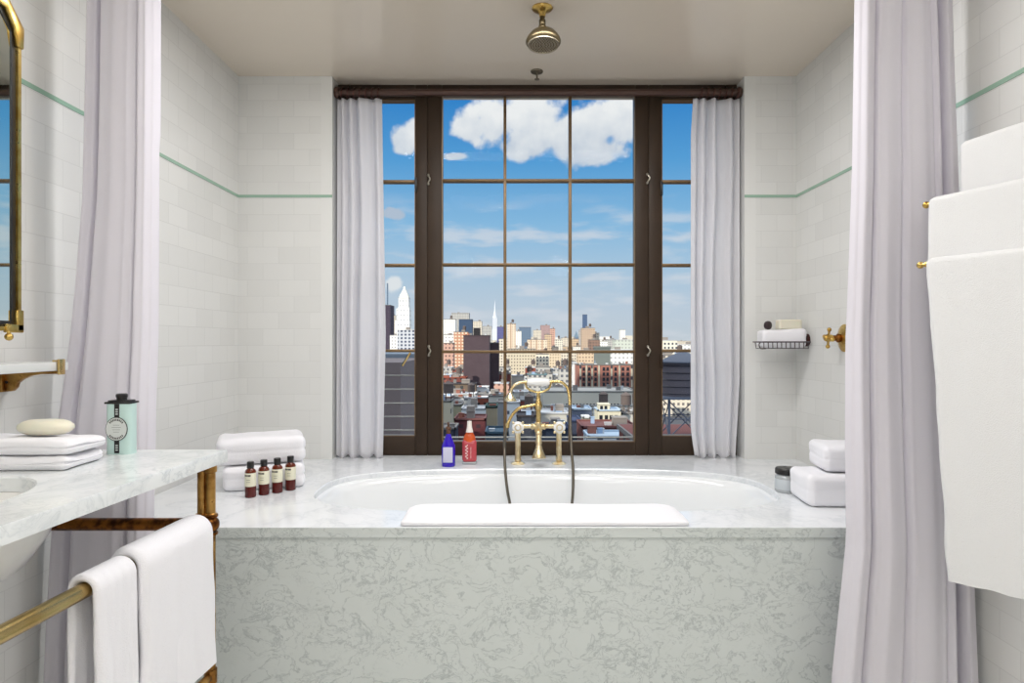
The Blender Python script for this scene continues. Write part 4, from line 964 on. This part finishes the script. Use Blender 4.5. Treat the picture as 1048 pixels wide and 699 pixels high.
MB().lathe([(8.4, P(0, 345, dp).z-ZG), (0, P(0, 338.5, dp).z-ZG)], M_((0, 6, 0), (0, 0, PI/4)), 4).obj('pointed_roof', pmat('slate_roof', (104, 122, 138), .7), py_, 0, local=True)
bld('dark blue slender tower rising above all the right half', 596.6, 601, 322, 1650, facade((84, 104, 134), 2.4, 3.4, .6, (70, 88, 118)), 12, bulk=False)
bld('grey slender tower left of the big beige tower', 593, 596, 338, 1500, greyf, 20)
bld('big beige apartment tower below the slender blue tower', 596, 609, 336, 900, facade((206, 180, 156), 2.8, 3.1, .5, (126, 108, 100)), 22, tank=True)
bld('beige shoulder block right of the big beige tower', 608, 613.5, 341, 930, beige, 20)
bld('brown low block right of the right muntin', 585, 592.5, 347, 1000, tan, 20)
bld('brown stepped block in front of the big beige tower', 603.5, 614, 348, 720, facade((150, 122, 108), 3, 3.2, .5, (84, 70, 68)), 16, tank=True)
bld('white low block right of the brown stepped block', 613.5, 622, 349.5, 1000, whitef, 24, tank=True)
bld('pale green grey block near the right mullion', 629.5, 648, 348, 700, facade((208, 212, 200), 3.6, 3.6, .4, (150, 152, 146)), 20, m_roofl)
bld('white tower peeking up near the right mullion', 635.2, 640, 337.5, 1300, whitef, 18, bulk=False)
bld('grey block between white low block and pale green block', 621.5, 630, 347.5, 1150, greyf, 24, tank=True)
# middle distance
bld('wide beige apartment block with dotted windows below the crossing', 519, 548.5, 357.5, 620, facade((214, 200, 176), 2.6, 3.0, .42, (110, 100, 92)), 22, tank=True)
bld('cream block with small windows right of the dotted block', 548, 562, 363, 660, cream, 18, tank=True)
bld('cream block left of the right muntin below the crossing', 561, 574, 359.5, 720, facade((224, 204, 176), 2.8, 3.2, .45, (140, 118, 100)), 18)
bld('pale block behind the grey bulkhead', 572, 592, 361, 760, beige, 18, tank=True)
bld('pale tan block above the brick apartment house', 592, 611, 359, 600, facade((216, 192, 164), 2.8, 3.2, .45, (130, 108, 96)), 18)
bld('white block above the right part of the brick house', 624, 648, 358.5, 560, whitef, 18, m_roofl)
# brick apartment house with real windows
def win_house(label, x0, x1, yt, d, wallm, cols, rows, y_first, dy, ww, wh, winm, dep=16, piers=None, roof=None, name='building', frames=None):
    o, H, hw, dep = bld(label, x0, x1, yt, d, wallm, dep, roof, bulk=False, name=name)
    s = d/F; xc = (x0+x1)/2; wm = None
    for px in cols:
        for r in range(rows):
            z = P(0, y_first+r*dy, d).z-ZG; x = (px-xc)*s
            if wm is None:
                q = MB().box((-ww/2, -.12, -wh/2), (ww/2, .03, wh/2)).box((-ww/2, -.2, -.04), (ww/2, -.12, .04)).box((-ww/2-.1, -.35, -wh/2-.15), (ww/2+.1, .03, -wh/2)).obj('window', winm, o, 0, local=True); wm = q.data; q.location = (x, 0, z)
            else:
                q = bpy.data.objects.new('window', wm); C.collection.objects.link(q); q.parent = o; q.location = (x, 0, z)
    for px in (piers or ()):
        x = (px-xc)*s; MB().box((x-.4, -.35, 0), (x+.4, .05, H)).obj('pier', blankc, o, 0, local=True)
    return o, H, hw
m_dkwin = pmat('dark_window', (36, 38, 46), .25)
red_wall = pmat('red_brick', (160, 108, 94), .85)
o, H, hw = win_house('red brick apartment house with pale piers and four rows of windows', 591.5, 648, 374, 330, red_wall, (597.5, 603, 609.5, 618, 621.8, 630, 637.5, 642.5), 5, 377.5, 5.2, 1.25, 1.5, m_dkwin, 16, (594, 600.2, 606, 613, 625.8, 634, 646.5))
MB().box((P(610.5-619.75+524, 0, 330).x, 4, H), (P(626-619.75+524, 0, 330).x, 11, H+9.0), .1).box((P(609.8-619.75+524, 0, 330).x, 3.6, H+8.5), (P(626.7-619.75+524, 0, 330).x, 11.4, H+9.4)).obj('elevator_bulkhead', pmat('grey_green_render', (110, 116, 112), .8), o, 0, local=True)
for k in range(6):
    x = random.uniform(-hw, hw*.9); MB().box((x, 1, H), (x+1.2, 2.4, H+random.uniform(.8, 1.8))).obj('vent_box', m_roofl, o, 0, local=True)
bld('pale narrow side house left of the brick apartment house', 585.5, 591.3, 372.5, 345, blankw, 14, m_roofl)
# long low wall buildings
o, H, hw, dep = bld('long low pale warehouse before the brick apartment house', 556, 652, 401.5, 262, pmat('warehouse_render', (206, 200, 186), .85), 24, pmat('pale_tar', (170, 166, 160), .9), bulk=False)
s = 262/F
MB().box((-hw, -.5, H-5.2), (hw, 0, H-4.9)).box((-hw, -.3, H-8.3), (hw, 0, H-8.1)).obj('ledge', m_roofl, o, 0, local=True)
sw = None
for k in range(22):
    px = 566+k*3.5
    if sw is None: q = MB().box((-.35, -.08, -.4), (.35, .02, .4)).obj('window', m_dkwin, o, 0, local=True); sw = q.data
    else: q = bpy.data.objects.new('window', sw); C.collection.objects.link(q); q.parent = o
    q.location = ((px-604)*s, 0, P(0, 414.2, 262).z-ZG)
o, H, hw = win_house('cream corner house with dormer and four windows', 612, 635.5, 421, 210, pmat('cream_render', (206, 198, 176), .8), (615, 620.5, 625.5, 630.5), 1, 427.5, 6, 1.0, 1.6, m_dkwin, 9, roof=pmat('pale_blue_roof', (178, 194, 210), .7))
s = 210/F; dm = MB().box(((613.5-623.75)*s, 1.5, H), ((625-623.75)*s, 6, H+2.0)).box(((613-623.75)*s, 1.2, H+2.0), ((625.5-623.75)*s, 6.3, H+2.2)).obj('dormer', MATS['cream_render'], o, 0, local=True)
for px in (616.3, 620.7):
    q = MB().box((-.45, -.08, -.6), (.45, .03, .6)).obj('dormer_window', m_dkwin, dm, 0, local=True); q.location = ((px-623.75)*s, 1.5, H+1.0)
bld('house with a pale blue flat roof left of the cream corner house', 586, 606, 420, 225, pmat('blue_shade_wall', (96, 106, 128), .85), 12, MATS['pale_blue_roof'], bulk=True)
bld('small cream hut below the pale blue roof', 597, 604, 428.5, 196, blankc, 6, m_roofl, bulk=False)
bld('grey shed right of the cream corner house', 636.5, 648, 424, 215, blankg, 10, tank=True)
bld('long red brown flat roof low in the right pane', 596, 652, 438.5, 165, redf, 14, pmat('maroon_roof', (112, 70, 68), .9), bulk=True)
bld('low pale blue roof at the bottom of the right pane', 602, 646, 448.5, 140, blankw, 9, MATS['pale_blue_roof'], bulk=False)
bld('dark blue house between the tap and the red brown roof', 584, 595, 432, 180, facade((58, 66, 88), 4, 4, .3, (30, 36, 50)), 12, pmat('navy_roof', (48, 60, 92), .8))
# left near roofs
bld('red brown roofed block under the dark slab by the left mullion', 450, 477, 387, 400, redf, 14, pmat('rust_roof', (150, 78, 60), .9), tank=True)
bld('dark roofed brown front house below the rust roof', 450, 487, 393.5, 370, facade((122, 104, 88), 4.4, 5, .4, (60, 60, 60)), 13, pmat('dark_tar', (60, 56, 60), .9))
bld('white sheds cluster right below the dark slab', 488, 500, 397, 380, blankw, 12, m_roofl)
bld('pinkish brick house behind the hand shower head', 505.5, 521, 393, 400, pinkf, 12, m_roofl, tank=True)
bld('grey white low row under the brown front house', 450, 487, 404, 320, blankg, 12, m_roofl)
bld('red brick row with white specks left of the tap', 487, 515, 404.5, 330, facade((142, 74, 64), 5, 4, .25, (226, 222, 214)), 12)
bld('cream tenement with dark windows at the left mullion', 450, 461.5, 411.5, 225, blankc, 10, tank=True)
bld('cream olive tenement right of the leftmost tenement', 461.8, 472, 415.5, 235, facade((176, 170, 146), 4, 4, .35, (60, 62, 66)), 11)
bld('white blue row of sheds above the dark red house', 472.3, 496.5, 419.5, 215, blankw, 10, m_roofl, tank=False)
bld('dark red house behind the pink bottle', 465, 496.5, 430.5, 175, facade((96, 44, 48), 4.5, 4, .25, (54, 34, 40)), 11, MATS['maroon_roof'])
bld('tan blank tower block left of the hand shower hose', 497.2, 508.6, 417.5, 190, facade((168, 156, 132), 30, 9, .1, (70, 84, 90)), 10, pmat('green_roof', (62, 84, 78), .9))
bld('grey blue house right of the tan blank block', 508.8, 517, 413, 240, facade((148, 152, 158), 4, 4, .35, (60, 66, 80)), 12)
bld('dark teal roof at the bottom left of the tap', 497, 520, 444.5, 145, facade((70, 84, 98), 5, 4, .3, (36, 44, 58)), 10, pmat('teal_roof', (58, 82, 100), .8))
bld('dark navy house at the bottom of the left pane', 450, 466, 440, 160, facade((62, 66, 82), 4, 4, .3, (34, 38, 50)), 9)
bld('grey house seen behind the hand shower arc', 525.5, 540.5, 402, 300, blankg, 12, m_roofl)
bld('red brown low house below the grey one behind the tap', 527, 545, 410.5, 270, redf, 12)
bld('teal roofed hall behind the porcelain handset', 540, 560, 384, 430, greyf, 18, pmat('teal_copper', (110, 140, 146), .7))
bld('small grey block right of the teal roofed hall', 572.5, 583, 378, 430, greyf, 14, tank=True)
bld('pale house with dark door left of the tap riser', 519, 532, 413, 235, blankw, 10, m_roofl)
bld('dark house behind the tap bridge', 529, 548, 427, 190, facade((56, 60, 72), 4, 4, .3, (34, 38, 48)), 11, MATS['dark_tar'])
bld('navy roof behind the tap pillars', 548, 584, 440, 160, facade((70, 78, 96), 5, 4, .3, (38, 44, 60)), 11, MATS['navy_roof'])
bld('grey ribbed low wing left of the warehouse windows', 552, 584, 424, 205, blankg, 12, m_roofl, bulk=True)
# right pane
bld('beige lit block in the right side pane', 672, 693, 348.8, 560, cream, 18, m_roofl)
bld('white block low behind the water tank', 690, 716, 353, 600, whitef, 18, m_roofl)
bld('pale block with roof clutter behind the tank', 668, 716, 364, 420, beige, 18, tank=True)
dT = 55; tc_ = P(699, 349.5, dT); s = dT/F
wt = thing('water_tower', 'dark wooden rooftop water tank with conical roof on steel legs', 'water tank', (tc_.x, dT, P(0, 446.5, dT).z))
zb = P(0, 446.5, dT).z
def tz(y): return P(0, y, dT).z-zb
MB().lathe([(1.85, tz(404.5)), (1.80, tz(370.5))], None, 30).obj('barrel', facade((104, 98, 106), 1.1, 60, .06, (50, 48, 56)), wt, 30, local=True)
hp = MB()
for k in range(5):
    z = tz(402-k*7); hp.lathe([(1.86, z-.025), (1.89, z), (1.86, z+.025)], None, 30)
hp.obj('hoop', m_dkwin, wt, 30, local=True)
MB().lathe([(2.0, tz(371)), (1.98, tz(369.8)), (0, tz(358.5))], None, 30).obj('cone_roof', pmat('tank_roof', (84, 90, 106), .7), wt, 25, local=True)
st = MB().box((-2, -2, tz(407)), (2, 2, tz(404.6)))
m_steel = pmat('tank_steel', (104, 112, 128), .6)
st.obj('platform', m_steel, wt, 0, local=True)
cs = [(-1.5, -1.5), (1.5, -1.5), (1.5, 1.5), (-1.5, 1.5)]
for x, y in cs: MB().box((x-.09, y-.09, 0), (x+.09, y+.09, tz(407))).obj('leg', m_steel, wt, 0, local=True)
for i in range(4):
    a, b = cs[i], cs[(i+1) % 4]; h = tz(407)
    MB().tube([(*a, .1), (*b, h*.95)], .05, 6).tube([(*b, .1), (*a, h*.95)], .05, 6).tube([(*a, h/2), (*b, h/2)], .05, 6).obj('cross_brace', m_steel, wt, 0, local=True)
ub = thing('building', 'flat roofed building carrying the rooftop water tank', 'building', (tc_.x, dT-4, ZG))
MB().box((-4, 0, 0), (7, 12, zb-ZG)).obj('wall', redf, ub, 0, local=True)
MB().box((-4.2, -.2, zb-ZG-.4), (7.2, 12.2, zb-ZG-.001)).obj('roof', m_roof, ub, 0, local=True)
# --- filler blocks that close the gaps between the streets
R2 = random.Random(21)
rows = [(3200, 346.5, 3.0, 'far'), (2000, 350, 2.5, 'far'), (1250, 354, 2.2, 'mid'), (980, 358, 3, 'mid'), (800, 365, 3, 'mid'), (520, 378, 3, 'near'), (455, 385, 2.5, 'near'), (300, 408, 2.5, 'near'), (245, 421, 3, 'near')]
pal = {'far': [(beige, 'beige'), (greyf, 'grey'), (cream, 'cream'), (whitef, 'white')], 'mid': [(cream, 'cream'), (beige, 'beige'), (whitef, 'white'), (tan, 'tan'), (greyf, 'grey'), (pinkf, 'pink')],
       'near': [(greyf, 'grey'), (blankw, 'whitewashed'), (blankg, 'blank walled'), (redf, 'dark red'), (blankc, 'cream'), (brickf, 'brick'), (greyf, 'grey')]}
txt = {3200: 'hazy block on the farthest skyline', 2000: 'block low on the far skyline', 1250: 'block among distant rooftops', 980: 'block in the dense middle distance', 800: 'block just beyond the shaded roofs',
       520: 'block where sunlight begins', 455: 'block amid the shaded roofs', 300: 'low roof amid closer roofs', 245: 'low house nearest the window'}
where = ['far left', 'left', 'centre left', 'centre', 'centre right', 'right', 'far right']
SKIP = {2, 3, 4, 5, 6, 7, 9, 11, 13, 15, 18, 19, 20, 22, 23, 24, 25, 26, 27, 28, 29, 31, 32, 35, 36, 37, 38, 39, 40, 41, 42, 45, 46, 47, 50, 51, 52, 53, 54, 56, 57, 61, 63, 64, 66, 67, 68, 69, 70, 71, 72, 73, 74, 75, 76, 77, 78, 79, 80, 84, 85, 92, 93, 98, 99, 106, 107, 119, 120, 121, 122, 123, 125, 127, 136}
num = 0; seen = {}
for d, yt, jit, kd in rows:
    x = 450
    while x < 650:
        wd = R2.uniform(9, 16) if d > 700 else R2.uniform(11, 19); num += 1
        y_ = yt+R2.uniform(-jit, jit); mt, cn = R2.choice(pal[kd]); rf, rn = R2.choice([(m_roof, 'dark roof'), (m_roofl, 'pale roof')]); tk = R2.random() < .3 and d < 1300
        dd = d+R2.uniform(-15, 15)*(1 if d > 400 else .3); dpt = max(8, min(20, d*.03))
        wi = where[min(6, int((x+wd/2-450)/200*7))]
        if num not in SKIP and any(fits(x, x+wd-.4, dd*(1+.012*q), dpt) for q in range(5)):
            lab = '%s %s%s, %s of middle window' % (cn, 'water-tanked ' if tk else '', txt[d], wi)
            if lab in seen: lab = lab+', righthand twin'
            seen[lab] = seen.get(lab, 0)+1
            while not fits(x, x+wd-.4, dd, dpt): dd *= 1.006
            bld(lab, x, x+wd-.4, y_, dd, mt, dpt, rf, tank=tk, bulk=d < 1300, group='city blocks between the named towers', rnd=random.Random(num))[0]
        x += wd
for i, (d, yt, x, wd, lab) in enumerate(((2000, 350, 666, 22, 'hazy far block in the right side pane, left part'), (2100, 349, 689, 22, 'hazy far block in the right side pane by the curtain'),
    (500, 362, 672, 16, 'sunlit block in the right side pane left of the water tank'))):
    bld(lab, x, x+wd, yt, d, pal['mid'][i % 4][0], 18)
# unseen blocks added around our own building to shade the near streets
for lab, x, y, w_, dp_, h in (('added tall beige shade block left of our building, outside the view', -150, 30, 60, 60, 150), ('added long beige shade block behind our building, outside the view', -95, -60, 120, 40, 120)):
    o = thing('building', lab, 'building', (x, y, ZG))
    MB().box((-w_/2, 0, 0), (w_/2, dp_, h)).obj('wall', beige, o, 0, local=True)
    MB().box((-w_/2-.3, -.3, h), (w_/2+.3, dp_+.3, h+1)).obj('roof', m_roof, o, 0, local=True)
